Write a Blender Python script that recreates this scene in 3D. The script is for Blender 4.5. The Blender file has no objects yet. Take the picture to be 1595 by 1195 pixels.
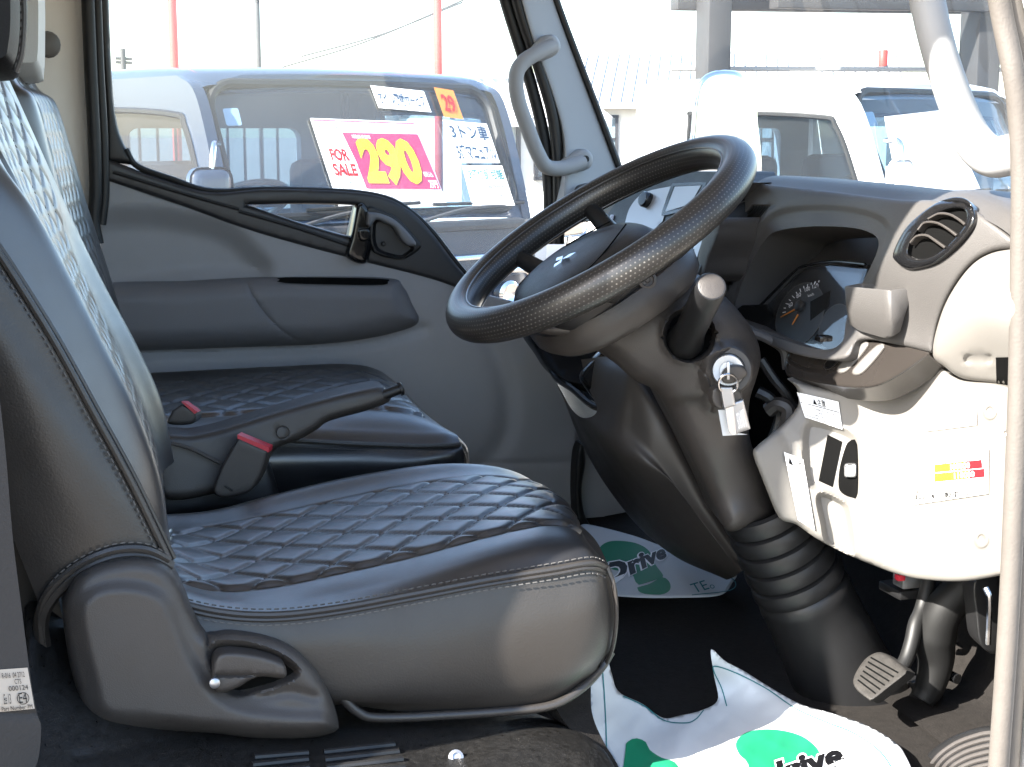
import bpy, bmesh, math, random
import numpy as np
from mathutils import Vector, Matrix
from mathutils.geometry import delaunay_2d_cdt
random.seed(4); RNG = np.random.default_rng(4)
SC = bpy.context.scene; COL = SC.collection

# ------------------------------------------------------------------ camera, sky, sun, exposure
F = 2300.0; CX, CY = 797.5, 597.5
CAM = np.array([0.0, -1.45, 1.78])
PIT = math.atan((CY - 200) / F); PSI = math.atan((CX - 55) / F * math.cos(PIT))
hv = np.array([math.sin(PSI), math.cos(PSI), 0]); RT = np.array([math.cos(PSI), -math.sin(PSI), 0]); UPZ = np.array([0, 0, 1.0])
FW = math.cos(PIT) * hv - math.sin(PIT) * UPZ; UP = math.sin(PIT) * hv + math.cos(PIT) * UPZ
cd = bpy.data.cameras.new('camera'); cam = bpy.data.objects.new('camera', cd); COL.objects.link(cam)
cd.sensor_fit = 'HORIZONTAL'; cd.sensor_width = 36; cd.lens = 36 * F / 1595; cd.clip_start = .05; cd.clip_end = 2000
cam.matrix_world = Matrix(((RT[0], UP[0], -FW[0], CAM[0]), (RT[1], UP[1], -FW[1], CAM[1]), (RT[2], UP[2], -FW[2], CAM[2]), (0, 0, 0, 1)))
SC.camera = cam

SUN_AZ, SUN_EL = math.radians(20), math.radians(34.4)      # direction the light travels, measured from +X towards +Y
Ld = Vector((math.cos(SUN_AZ) * math.cos(SUN_EL), math.sin(SUN_AZ) * math.cos(SUN_EL), -math.sin(SUN_EL)))
w = bpy.data.worlds.new('World'); SC.world = w; w.use_nodes = True
nt = w.node_tree; bg = nt.nodes['Background']; sky = nt.nodes.new('ShaderNodeTexSky')
sky.sky_type = 'NISHITA'; sky.sun_disc = False; sky.sun_elevation = SUN_EL; sky.sun_rotation = math.atan2(-Ld.x, -Ld.y)
sky.air_density = 1.0; sky.dust_density = 1.2; sky.ozone_density = 1.0
nt.links.new(sky.outputs[0], bg.inputs[0]); bg.inputs[1].default_value = 0.1
sl = bpy.data.lights.new('sun', 'SUN'); sl.energy = 4.4; sl.angle = math.radians(.55); sl.color = (1, .95, .87)
so = bpy.data.objects.new('sun', sl); COL.objects.link(so); so.rotation_euler = Ld.to_track_quat('-Z', 'Y').to_euler(); so.location = (-6, -6, 8)
SC.view_settings.view_transform = 'Standard'; SC.view_settings.look = 'None'; SC.view_settings.gamma = 1
SC.view_settings.exposure = 3.0; SC.view_settings.use_curve_mapping = False

# ------------------------------------------------------------------ projection helpers: a pixel of the photograph + a real distance = a point of the place
def ray(p):
    p = np.atleast_2d(np.asarray(p, float))
    return ((p[:, 0] - CX) / F)[:, None] * RT - ((p[:, 1] - CY) / F)[:, None] * UP + FW
def at(x, y, Y=None, X=None, Z=None):
    v = ray((x, y))[0]
    t = (Y - CAM[1]) / v[1] if Y is not None else ((X - CAM[0]) / v[0] if X is not None else (Z - CAM[2]) / v[2])
    return CAM + t * v
def path(pts, Y=None):
    return [at(p[0], p[1], p[2] if len(p) > 2 else Y) for p in pts]
def tps(depth):
    P = []
    for d in depth:
        if len(d) == 3: P.append(d)
        else:
            q = at(d[0], d[1], **{d[2]: d[3]}); P.append((d[0], d[1], q[1]))
    P = np.array(P, float); n = len(P); xy = P[:, :2] / 200.0; z = P[:, 2]
    if n == 1: return lambda p: np.full(len(p), z[0])
    A = np.c_[np.ones(n), xy]
    if n <= 3:
        c = np.linalg.lstsq(A, z, rcond=None)[0]
        return lambda p: np.c_[np.ones(len(p)), p / 200.0] @ c
    def U(r): return np.where(r > 1e-9, r * r * np.log(r + 1e-12), 0)
    K = U(np.linalg.norm(xy[:, None] - xy[None], axis=2)) + 1e-4 * np.eye(n)
    M = np.block([[K, A], [A.T, np.zeros((3, 3))]])
    s = np.linalg.solve(M, np.r_[z, 0, 0, 0])
    return lambda p: U(np.linalg.norm(p[:, None] / 200.0 - xy[None], axis=2)) @ s[:n] + np.c_[np.ones(len(p)), p / 200.0] @ s[n:]
def px_map(depth):
    g = tps(depth)
    def f(p, h=0):
        p = np.atleast_2d(np.asarray(p, float)); r = ray(p); t = (g(p) - CAM[1]) / r[:, 1]
        P = CAM + r * t[:, None]
        return P - (np.zeros(len(p)) + h)[:, None] * r / np.linalg.norm(r, axis=1)[:, None]
    return f
def plane_px_map(p0, n):
    p0 = np.asarray(p0, float); n = np.asarray(n, float)
    def f(p, h=0):
        r = ray(p); t = ((p0 - CAM) @ n) / (r @ n)
        return CAM + r * t[:, None] - (np.zeros(len(r)) + h)[:, None] * r / np.linalg.norm(r, axis=1)[:, None]
    return f
def frame_map(o, u, v):
    o, u, v = (np.asarray(a, float) for a in (o, u, v)); n = np.cross(u, v); n /= np.linalg.norm(n)
    def f(p, h=0):
        p = np.atleast_2d(np.asarray(p, float))
        return o + p[:, :1] * u + p[:, 1:2] * v + (np.zeros(len(p)) + h)[:, None] * n
    return f
def homography(src, dst):
    A = []
    for (x, y), (X, Y) in zip(src, dst):
        A.append([x, y, 1, 0, 0, 0, -X * x, -X * y]); A.append([0, 0, 0, x, y, 1, -Y * x, -Y * y])
    hh = np.linalg.solve(np.array(A, float), np.array([c for q in dst for c in q[:2]], float))
    H = np.append(hh, 1).reshape(3, 3)
    def f(p):
        q = np.c_[p, np.ones(len(p))] @ H.T
        return q[:, :2] / q[:, 2:]
    return f

# ------------------------------------------------------------------ curves
def cr(pts, n):
    pts = np.asarray(pts, float); m = len(pts)
    if m == 2: return pts[0] + np.linspace(0, 1, n)[:, None] * (pts[1] - pts[0])
    t = np.linspace(0, m - 1, n); i = np.minimum(t.astype(int), m - 2); f = (t - i)[:, None]
    E = np.vstack([2 * pts[0] - pts[1], pts, 2 * pts[-1] - pts[-2]])
    a, b, c, d = E[i], E[i + 1], E[i + 2], E[i + 3]
    return .5 * (2 * b + (c - a) * f + (2 * a - 5 * b + 4 * c - d) * f * f + (3 * b - a - 3 * c + d) * f ** 3)
def sm(pts, sp=6.0, closed=True, corners=False):
    """smooth outline; points with a third item are sharp corners"""
    if corners: pts = [(p[0], p[1], 1) for p in pts]
    P = np.array([p[:2] for p in pts], float); c = [len(p) > 2 for p in pts]; n = len(P)
    if closed:
        if not any(c):
            E = np.vstack([P[-2:], P, P[:3]]); L = np.linalg.norm(np.roll(P, -1, 0) - P, axis=1)
            out = []
            for k in range(n):
                m = max(1, int(L[k] / sp)); a, b, cc, d = E[k + 1], E[k + 2], E[k + 3], E[k + 4]
                for j in range(m):
                    f = j / m
                    out.append(.5 * (2 * b + (cc - a) * f + (2 * a - 5 * b + 4 * cc - d) * f * f + (3 * b - a - 3 * cc + d) * f ** 3))
            return np.array(out)
        k0 = c.index(True); P = np.roll(P, -k0, 0); c = c[k0:] + c[:k0]
        P = np.vstack([P, P[:1]]); c = c + [True]
    else: c[0] = c[-1] = True
    idx = [i for i, k in enumerate(c) if k]; out = []
    for a, b in zip(idx[:-1], idx[1:]):
        s = P[a:b + 1]; L = np.linalg.norm(np.diff(s, axis=0), axis=1).sum(); m = max(2, int(L / sp) + 1)
        out.append(cr(s, m)[:-1])
    out = np.vstack(out)
    return out if closed else np.vstack([out, P[-1:]])
def ell(cx, cy, a, b, rot=0, n=36):
    t = np.linspace(0, 2 * math.pi, n, endpoint=False); r = math.radians(rot)
    x, y = a * np.cos(t), b * np.sin(t)
    return np.c_[cx + x * math.cos(r) - y * math.sin(r), cy + x * math.sin(r) + y * math.cos(r)]
def rrect(x0, y0, x1, y1, r, n=4):
    out = []
    for cx, cy, a in ((x1 - r, y1 - r, 0), (x0 + r, y1 - r, 90), (x0 + r, y0 + r, 180), (x1 - r, y0 + r, 270)):
        for k in range(n + 1):
            t = math.radians(a + 90 * k / n); out.append((cx + r * math.cos(t), cy + r * math.sin(t)))
    return np.array(out)
def seg_dist(p, poly, closed=True):
    a = poly; b = np.roll(poly, -1, 0)
    if not closed: a, b = poly[:-1], poly[1:]
    out = np.full(len(p), 1e9)
    for k in range(0, len(p), 4000):
        q = p[k:k + 4000]; ab = b - a; L = (ab ** 2).sum(1) + 1e-12
        t = np.clip(((q[:, None] - a[None]) * ab[None]).sum(2) / L, 0, 1)
        out[k:k + 4000] = np.sqrt((((a[None] + t[..., None] * ab[None]) - q[:, None]) ** 2).sum(2)).min(1)
    return out
def inside(p, poly):
    x, y = p[:, 0], p[:, 1]; r = np.zeros(len(p), bool); n = len(poly); j = n - 1
    for i in range(n):
        xi, yi = poly[i]; xj, yj = poly[j]
        if yi != yj: r ^= ((yi > y) != (yj > y)) & (x < (xj - xi) * (y - yi) / (yj - yi) + xi)
        j = i
    return r
def sdist(p, poly): return seg_dist(p, poly) * np.where(inside(p, poly), 1, -1)
def area(poly): return .5 * np.sum(poly[:, 0] * np.roll(poly[:, 1], -1) - np.roll(poly[:, 0], -1) * poly[:, 1])
def offs(poly, d, closed=True):
    if closed: t = np.roll(poly, -1, 0) - np.roll(poly, 1, 0)
    else: t = np.gradient(poly, axis=0)
    t = t / (np.linalg.norm(t, axis=1)[:, None] + 1e-9); n = np.c_[-t[:, 1], t[:, 0]]
    if closed and area(poly) < 0: n = -n
    return poly + n * d
def sstep(x): x = np.clip(x, 0, 1); return x * x * (3 - 2 * x)

# ------------------------------------------------------------------ objects
def thing(name, label, cat, loc, group=None):
    o = bpy.data.objects.new(name, None); COL.objects.link(o); o.location = loc; o.empty_display_size = .05
    o['label'] = label; o['category'] = cat
    if group: o['group'] = group
    return o
def tag(o, label=None, cat=None, group=None, kind=None):
    for k, v in (('label', label), ('category', cat), ('group', group), ('kind', kind)):
        if v: o[k] = v
    return o
def link(name, me, mat, parent=None, smooth=True, angle=38):
    o = bpy.data.objects.new(name, me); COL.objects.link(o)
    if mat is not None and not me.materials: me.materials.append(mat)
    if smooth:
        me.shade_smooth()
        if angle: me.set_sharp_from_angle(angle=math.radians(angle))
    if parent is not None:
        o.parent = parent
        if parent.type == 'EMPTY': o.matrix_parent_inverse = Matrix.Translation(-Vector(parent.location))
    return o
def mesh(V, Fc):
    me = bpy.data.meshes.new('m'); me.from_pydata([tuple(map(float, v)) for v in V], [], [tuple(map(int, f)) for f in Fc]); me.update()
    return me
class MB:
    def __init__(s): s.V = []; s.F = []; s.n = 0
    def add(s, V, Fc):
        s.V.extend([tuple(map(float, v)) for v in V]); s.F.extend([tuple(int(i) + s.n for i in f) for f in Fc]); s.n += len(V); return s
    def build(s, name, mat, parent=None, angle=38, weld=None):
        me = mesh(s.V, s.F)
        b = bmesh.new(); b.from_mesh(me)
        if weld: bmesh.ops.remove_doubles(b, verts=b.verts, dist=weld)
        bmesh.ops.recalc_face_normals(b, faces=b.faces); b.to_mesh(me); b.free()
        return link(name, me, mat, parent, angle=angle)
def g_grid(G, cu=False, cv=False):
    a, b = G.shape[:2]; V = G.reshape(-1, 3); Fc = []
    for i in range(a if cu else a - 1):
        i2 = (i + 1) % a
        for j in range(b if cv else b - 1):
            j2 = (j + 1) % b; Fc.append((i * b + j, i2 * b + j, i2 * b + j2, i * b + j2))
    return V, Fc
def g_tube(pts, r, n=10, closed=False, samples=None, caps=True, flat=1.0, ref=None):
    P = np.asarray(pts, float)
    if samples:
        if closed: P = cr(np.vstack([P[-1:], P, P[:2]]), (len(P) + 2) * samples + 1)[samples: -samples * 1 - 1][:len(P) * samples]
        else: P = cr(P, samples)
    m = len(P); R = np.interp(np.linspace(0, 1, m), np.linspace(0, 1, len(r)), r) if hasattr(r, '__len__') else np.full(m, r)
    T = np.gradient(P, axis=0) if not closed else np.roll(P, -1, 0) - np.roll(P, 1, 0)
    T /= np.linalg.norm(T, axis=1)[:, None] + 1e-12
    u = np.asarray(ref, float) if ref is not None else (np.array([0, 0, 1.0]) if abs(T[0][2]) < .9 else np.array([1.0, 0, 0]))
    G = np.zeros((m, n, 3)); a = np.linspace(0, 2 * math.pi, n, endpoint=False)
    for i in range(m):
        if ref is not None: u = np.asarray(ref, float)
        u = u - (u @ T[i]) * T[i]; u /= np.linalg.norm(u) + 1e-12; v = np.cross(T[i], u)
        G[i] = P[i] + R[i] * (np.cos(a)[:, None] * u * flat + np.sin(a)[:, None] * v)
    V, Fc = g_grid(G, cu=closed, cv=True)
    if caps and not closed: Fc = Fc + [tuple(range(n - 1, -1, -1)), tuple(range((m - 1) * n, m * n))]
    return V, Fc
def tube(name, mat, parent, pts, r, **k):
    return MB().add(*g_tube(pts, r, **k)).build(name, mat, parent)
def g_lathe(o, ax, prof, n=24, capped=True):
    o = np.asarray(o, float); ax = np.asarray(ax, float); ax = ax / np.linalg.norm(ax)
    u = np.cross(ax, [0, 0, 1.0]) if abs(ax[2]) < .9 else np.cross(ax, [1.0, 0, 0]); u /= np.linalg.norm(u); v = np.cross(ax, u)
    a = np.linspace(0, 2 * math.pi, n, endpoint=False)
    G = np.array([[o + ax * h + r * (math.cos(t) * u + math.sin(t) * v) for t in a] for r, h in prof])
    V, Fc = g_grid(G, cv=True)
    if capped: m = len(prof); Fc = Fc + [tuple(range(n)), tuple(range((m - 1) * n, m * n))]
    return V, Fc
def lathe(name, mat, parent, o, ax, prof, n=24, capped=True):
    return MB().add(*g_lathe(o, ax, prof, n, capped)).build(name, mat, parent)
def g_box(c, s, R=None, bev=0.0, seg=2):
    b = bmesh.new(); bmesh.ops.create_cube(b, size=1)
    for v in b.verts: v.co = Vector((v.co.x * s[0], v.co.y * s[1], v.co.z * s[2]))
    if bev: bmesh.ops.bevel(b, geom=b.edges[:], offset=bev, segments=seg, affect='EDGES', profile=.5)
    b.verts.ensure_lookup_table(); b.verts.index_update()
    V = np.array([v.co for v in b.verts]); Fc = [[v.index for v in f.verts] for f in b.faces]; b.free()
    if R is not None: V = V @ np.asarray(R, float).T
    return V + np.asarray(c, float), Fc
def box(name, mat, parent, c, s, R=None, bev=0.004, seg=2):
    return MB().add(*g_box(c, s, R, bev, seg)).build(name, mat, parent)
def g_loft(loops, caps=True):
    G = np.array(loops); V, Fc = g_grid(G, cv=True); n = G.shape[1]; m = len(loops)
    if caps: Fc = Fc + [tuple(range(n - 1, -1, -1)), tuple(range((m - 1) * n, m * n))]
    return V, Fc

def sheet(outline, fmap, holes=(), feats=(), rim=None, step=14.0, ext=None, h0=0.0, extra=None, jitter=0):
    """a sheet with relief: outline and holes in 2D, features raise or sink it, fmap takes it into the room, ext gives it thickness"""
    outline = np.asarray(outline, float); holes = [np.asarray(h, float) for h in holes]
    loops = [outline] + holes; pts = []; edges = []
    for L in loops:
        k = len(pts); pts += [tuple(p) for p in L]; edges += [(k + i, k + (i + 1) % len(L)) for i in range(len(L))]
    aux = []
    if rim:
        for f in (.06, .2, .4, .65, 1.0): aux.append(offs(outline, rim[0] * f))
        if len(rim) > 2:
            for hh in holes:
                for f in (.06, .3, .6, 1): aux.append(offs(hh, -rim[0] * f))
    for ft in feats:
        if ft[0] == 'bump':
            for f in (-.5, -.2, .2, .5): aux.append(offs(ft[1], f * ft[3]))
        else:
            for f in (-1.2, -.5, 0, .5, 1.2): aux.append(offs(ft[1], f * ft[3], closed=False))
    lo, hi = outline.min(0), outline.max(0)
    gx = np.arange(lo[0], hi[0], step); gy = np.arange(lo[1], hi[1], step * .866)
    g = np.array([(x + (step / 2 if k % 2 else 0), y) for k, y in enumerate(gy) for x in gx]) if len(gx) and len(gy) else np.zeros((0, 2))
    cand = []
    if aux:
        A = np.vstack(aux); cand.append(A)
        if len(g):
            keep = np.ones(len(g), bool)
            for k in range(0, len(g), 2000):
                d = np.abs(g[k:k + 2000, None] - A[None]).max(2).min(1); keep[k:k + 2000] = d > step * .35
            g = g[keep]
    cand.append(g); C = np.vstack(cand)
    if len(C):
        ok = inside(C, outline) & (seg_dist(C, outline) > min(step * .15, 1.0) * .5)
        for hh in holes: ok &= ~inside(C, hh) & (seg_dist(C, hh) > min(step * .15, 1.0) * .5)
        C = C[ok]; pts += [tuple(p) for p in C]
    v, e, f, *_ = delaunay_2d_cdt([Vector(p) for p in pts], edges, [], 0, 1e-4)
    V2 = np.array([tuple(p) for p in v]); T = np.array([t for t in f if len(t) == 3]); cen = V2[T].mean(1)
    ok = inside(cen, outline)
    for hh in holes: ok &= ~inside(cen, hh)
    T = T[ok]
    def hfun(p):
        p = np.atleast_2d(np.asarray(p, float)); h = np.full(len(p), float(h0))
        for ft in feats:
            if ft[0] == 'bump': h += ft[2] * sstep(sdist(p, ft[1]) / ft[3] + .5)
            else: h -= ft[2] * np.exp(-(seg_dist(p, ft[1], False) / ft[3]) ** 2)
        if rim:
            d = seg_dist(p, outline)
            if len(rim) > 2:
                for hh in holes: d = np.minimum(d, seg_dist(p, hh))
            x = np.clip(1 - d / rim[0], 0, 1); h -= rim[1] * (1 - np.sqrt(np.maximum(0, 1 - x * x)))
        if extra is not None: h += extra(p)
        return h
    P = fmap(V2, hfun(V2))
    # orientation: face the camera
    n = np.cross(P[T[:, 1]] - P[T[:, 0]], P[T[:, 2]] - P[T[:, 0]]); 
    if ((CAM - P[T[:, 0]]) * n).sum() < 0: T = T[:, ::-1]
    Fc = [tuple(t) for t in T]; V = [tuple(p) for p in P]
    if ext is not None:
        ext = np.asarray(ext, float); cnt = {}
        for t in T:
            for a, b in ((t[0], t[1]), (t[1], t[2]), (t[2], t[0])):
                if (b, a) in cnt: del cnt[(b, a)]
                else: cnt[(a, b)] = 1
        mp = {}
        for a, b in cnt:
            for q in (a, b):
                if q not in mp: mp[q] = len(V); V.append(tuple(P[q] + ext))
        for a, b in cnt: Fc.append((b, a, mp[a], mp[b]))
    m2 = lambda p, dh=0: fmap(np.atleast_2d(np.asarray(p, float)), hfun(p) + dh)
    return V, Fc, m2
def relief(name, mat, parent, outline, depth, angle=38, **k):
    fmap = px_map(depth) if not callable(depth) else depth
    V, Fc, m2 = sheet(outline, fmap, **k)
    return link(name, mesh(V, Fc), mat, parent, angle=angle), m2
def decal(name, mat, parent, outline, m2, dh=.0012, step=10, holes=()):
    V, Fc, _ = sheet(outline, m2, holes=holes, step=step, h0=dh)
    return link(name, mesh(V, Fc), mat, parent)
_tc = {}
def text_mesh(body, bold=0.0, shear=0.0):
    k = (body, bold, shear)
    if k not in _tc:
        c = bpy.data.curves.new('t', 'FONT'); c.body = body; c.size = 1; c.resolution_u = 3; c.offset = bold; c.shear = shear; c.fill_mode = 'FRONT'
        o = bpy.data.objects.new('t', c); me = bpy.data.meshes.new_from_object(o)
        V = np.array([v.co[:2] for v in me.vertices]) if len(me.vertices) else np.zeros((0, 2)); Fc = [tuple(p.vertices) for p in me.polygons]
        bpy.data.objects.remove(o); bpy.data.meshes.remove(me)
        _tc[k] = (V, Fc)
    return _tc[k]
def text(name, mat, parent, items, fmap, dh=.002):
    """items: (body, quad TL TR BR BL in 2D, bold); all joined into one print"""
    mb = MB()
    for it in items:
        V, Fc = text_mesh(it[0], it[2] if len(it) > 2 else 0.0)
        if not len(V): continue
        lo, hi = V.min(0), V.max(0); U = (V - lo) / (hi - lo + 1e-9); U[:, 1] = 1 - U[:, 1]
        H = homography([(0, 0), (1, 0), (1, 1), (0, 1)], it[1]); mb.add(fmap(H(U), dh), Fc)
    return link(name, mesh(mb.V, mb.F), mat, parent, smooth=False)
def sub(quad, u0, v0, u1, v1):
    H = homography([(0, 0), (1, 0), (1, 1), (0, 1)], quad)
    return [tuple(q) for q in H(np.array([(u0, v0), (u1, v0), (u1, v1), (u0, v1)], float))]
def ribbon(name, mat, parent, line, wid, m2, dh=.0012, closed=False):
    L = np.asarray(line, float); a, b = offs(L, wid / 2, closed), offs(L, -wid / 2, closed)
    G = np.stack([m2(a, dh), m2(b, dh)]); return link(name, mesh(*g_grid(G, cv=closed)), mat, parent)
def stitches(parent, mat, P, name='stitching', ln=.0055, gap=.0035, r=.0007, up=(0, -.4, .9)):
    P = np.asarray(P, float); d = np.r_[0, np.cumsum(np.linalg.norm(np.diff(P, axis=0), axis=1))]; mb = MB(); s = 0
    up = np.array(up) / np.linalg.norm(up)
    while s + ln < d[-1]:
        q = np.array([[np.interp(x, d, P[:, k]) for k in range(3)] for x in (s, s + ln)]); t = q[1] - q[0]; L = np.linalg.norm(t); t /= L
        n = up - (up @ t) * t; n /= np.linalg.norm(n); b = np.cross(t, n)
        mb.add(*g_box(q.mean(0), (L, r * 1.6, r * 1.6), np.c_[t, b, n], 0)); s += ln + gap
    return tag(mb.build(name, mat, parent), kind='stuff')

# ------------------------------------------------------------------ materials
def M(name, col, rough=.5, metal=0.0, spec=.42, bump=None, var=0.0, coat=0.0, emit=None, var_scale=6, rvar=0.0):
    m = bpy.data.materials.new(name); m.use_nodes = True; n = m.node_tree.nodes; l = m.node_tree.links; b = n['Principled BSDF']
    if not hasattr(col, '__len__'): col = (col, col, col)
    b.inputs['Base Color'].default_value = (*col, 1); b.inputs['Roughness'].default_value = rough; b.inputs['Metallic'].default_value = metal
    b.inputs['Specular IOR Level'].default_value = spec; b.inputs['Coat Weight'].default_value = coat; b.inputs['Coat IOR'].default_value = 1.55 if coat > .5 else 1.5; b.inputs['Coat Roughness'].default_value = .34 if coat > .5 else .05
    tc = n.new('ShaderNodeTexCoord')
    if var or rvar:
        no = n.new('ShaderNodeTexNoise'); no.inputs['Scale'].default_value = var_scale; no.inputs['Detail'].default_value = 6; no.inputs['Roughness'].default_value = .65
        l.new(tc.outputs['Object'], no.inputs['Vector'])
        if var:
            mr = n.new('ShaderNodeMapRange'); mr.inputs[1].default_value = .25; mr.inputs[2].default_value = .75; mr.inputs[3].default_value = 1 - var; mr.inputs[4].default_value = 1 + var
            l.new(no.outputs[0], mr.inputs[0]); mx = n.new('ShaderNodeVectorMath'); mx.operation = 'SCALE'; mx.inputs[0].default_value = col
            l.new(mr.outputs[0], mx.inputs['Scale']); l.new(mx.outputs[0], b.inputs['Base Color'])
        if rvar:
            m2 = n.new('ShaderNodeMapRange'); m2.inputs[1].default_value = .3; m2.inputs[2].default_value = .7; m2.inputs[3].default_value = max(.02, rough - rvar); m2.inputs[4].default_value = rough + rvar
            l.new(no.outputs[0], m2.inputs[0]); l.new(m2.outputs[0], b.inputs['Roughness'])
    if bump:
        sc, st = bump[:2]
        if len(bump) > 2 and bump[2] == 'voro':
            t = n.new('ShaderNodeTexVoronoi'); t.feature = 'DISTANCE_TO_EDGE'; t.inputs['Scale'].default_value = sc; o = t.outputs['Distance']
        else:
            t = n.new('ShaderNodeTexNoise'); t.inputs['Scale'].default_value = sc; t.inputs['Detail'].default_value = 3; o = t.outputs[0]
        l.new(tc.outputs['Object'], t.inputs['Vector']); bp = n.new('ShaderNodeBump'); bp.inputs['Strength'].default_value = st; bp.inputs['Distance'].default_value = .001
        l.new(o, bp.inputs['Height']); l.new(bp.outputs[0], b.inputs['Normal'])
    return m
def glass(name, haze=.1, tint=(.93, .96, .96), refl=.06, hazecol=(.8, .82, .84), trans=.5):
    m = bpy.data.materials.new(name); m.use_nodes = True; n = m.node_tree.nodes; l = m.node_tree.links; n.remove(n['Principled BSDF']); out = n['Material Output']
    tr = n.new('ShaderNodeBsdfTransparent'); tr.inputs[0].default_value = (*tint, 1)
    gl = n.new('ShaderNodeBsdfGlossy'); gl.inputs['Roughness'].default_value = .02
    ge = n.new('ShaderNodeNewGeometry'); dt = n.new('ShaderNodeVectorMath'); dt.operation = 'DOT_PRODUCT'; l.new(ge.outputs['Normal'], dt.inputs[0]); l.new(ge.outputs['Incoming'], dt.inputs[1])
    def mt(op, a, b=0.0):
        k = n.new('ShaderNodeMath'); k.operation = op
        for i, q in enumerate((a, b)):
            if hasattr(q, 'links'): l.new(q, k.inputs[i])
            else: k.inputs[i].default_value = q
        return k.outputs[0]
    sch = mt('ADD', mt('MULTIPLY', mt('POWER', mt('SUBTRACT', 1.0, mt('ABSOLUTE', dt.outputs['Value'])), 5.0), .9), refl)   # Schlick, the same from both faces
    mx = n.new('ShaderNodeMixShader'); l.new(sch, mx.inputs[0]); l.new(tr.outputs[0], mx.inputs[1]); l.new(gl.outputs[0], mx.inputs[2])
    tl = n.new('ShaderNodeBsdfTranslucent'); tl.inputs[0].default_value = (*hazecol, 1); df = n.new('ShaderNodeBsdfDiffuse'); df.inputs[0].default_value = (*hazecol, 1)  # pale film: dirt and veiling glare together, put in as haze
    md = n.new('ShaderNodeMixShader'); md.inputs[0].default_value = trans; l.new(df.outputs[0], md.inputs[1]); l.new(tl.outputs[0], md.inputs[2])
    no = n.new('ShaderNodeTexNoise'); no.inputs['Scale'].default_value = 3; no.inputs['Detail'].default_value = 8; tc = n.new('ShaderNodeTexCoord'); l.new(tc.outputs['Object'], no.inputs['Vector'])
    mr = n.new('ShaderNodeMapRange'); mr.inputs[1].default_value = .3; mr.inputs[2].default_value = .7; mr.inputs[3].default_value = haze * .75; mr.inputs[4].default_value = haze * 1.25; l.new(no.outputs[0], mr.inputs[0])
    mf = n.new('ShaderNodeMixShader'); l.new(mr.outputs[0], mf.inputs[0]); l.new(mx.outputs[0], mf.inputs[1]); l.new(md.outputs[0], mf.inputs[2]); l.new(mf.outputs[0], out.inputs[0])
    return m
m_leather = M('black leather', (.008, .008, .009), .4, spec=.7, bump=(420, .2), rvar=.06, var_scale=30, coat=.8)
m_leather_side = M('black leather side', (.022, .0195, .0175), .42, spec=.5, bump=(380, .35), rvar=.06, var_scale=20)
m_stitch = M('grey thread', (.07, .067, .064), .8)
m_plast = M('black plastic', (.009, .009, .0095), .42, spec=.38, bump=(900, .25), rvar=.05, var_scale=14)
m_cover = M('charcoal plastic', (.038, .0335, .0305), .48, bump=(700, .4), rvar=.07, var=.12, var_scale=16)
m_gloss = M('gloss black', (.006, .006, .0065), .16)
m_column = M('charcoal column plastic', (.034, .03, .0275), .46, bump=(800, .3), rvar=.08, var=.14, var_scale=14)
m_dark = M('dark void', (.0015, .0015, .0015), .9, spec=.1)  # near black; in recesses, slots and gaps it stands in for shade
m_hr = M('matt black leather', (.006, .0055, .0055), .55, spec=.25, bump=(380, .3))
m_pale = M('pale grey vinyl', (.5, .51, .5), .5, bump=(400, .2))
m_hook = M('brown grey hook', (.09, .08, .07), .5)
m_ctrim = M('charcoal trim', (.02, .02, .0215), .42, bump=(800, .25))
m_rubber = M('black rubber', (.009, .009, .009), .5, spec=.4)
m_door = M('grey door plastic', (.23, .23, .235), .55, bump=(800, .35), var=.05)
m_door_lo = M('dark grey door plastic', (.115, .115, .12), .55, bump=(800, .35), var=.05)
m_dash = M('dark grey dash plastic', (.055, .052, .05), .5, bump=(650, .5), var=.05)
m_knee = M('light grey plastic', (.14, .132, .121), .5, bump=(700, .2), var=.03)
m_trim = M('pale grey trim', (.265, .268, .272), .55, bump=(700, .25), var=.03)
m_beige = M('beige trim', (.62, .57, .5), .65, bump=(500, .2), var=.04)
m_switch = M('grey switch plastic', (.11, .105, .1), .4)
m_silver = M('silver plastic', (.5, .51, .53), .35, metal=.3)
m_chrome = M('chrome', (.75, .75, .76), .12, metal=1)
m_riser = M('dusty black plastic', (.01, .0095, .009), .36, spec=.5, bump=(500, .5), rvar=.1, var=.5, var_scale=120)
m_steel = M('worn steel', (.4, .4, .41), .4, metal=.9, rvar=.1, var_scale=60)
m_carpet = M('dark carpet', (.012, .0105, .0095), .95, spec=.15, bump=(350, .9), var=.3, var_scale=90)
m_paper = M('white paper', (.45, .465, .475), .7, bump=(45, .5))
m_white = M('white print', (.8, .8, .8), .6, spec=.1)
m_label = M('beige label', (.42, .36, .3), .7)
m_green = M('green print', (.01, .16, .08), .6, spec=.1)
m_teal = M('teal print', (.02, .14, .15), .6, spec=.1)
m_black = M('black print', (.004, .004, .005), .6, spec=.1)
m_grey_ink = M('grey print', (.025, .025, .025), .6, spec=.1)
m_red = M('red plastic', (.4, .02, .035), .4)
m_pink = M('magenta print', (.42, .025, .09), .5)
m_yellow = M('yellow print', (.62, .48, .015), .5)
m_orange = M('orange print', (.5, .17, .02), .5)
m_redink = M('red print', (.3, .012, .016), .5, spec=.1)
m_blue = M('blue print', (.01, .04, .09), .5, spec=.1)
m_belt = M('grey webbing', (.035, .031, .029), .8, bump=(260, .8))
m_paint = M('white paint', (.78, .78, .77), .3, coat=.5)
m_seal = M('sunlit grey rubber', (.075, .067, .06), .7, bump=(300, .5), var=.1, var_scale=40)  # black rubber, its colour lightened for the sun falling on it
m_glass = glass('window glass', .06)
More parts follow.
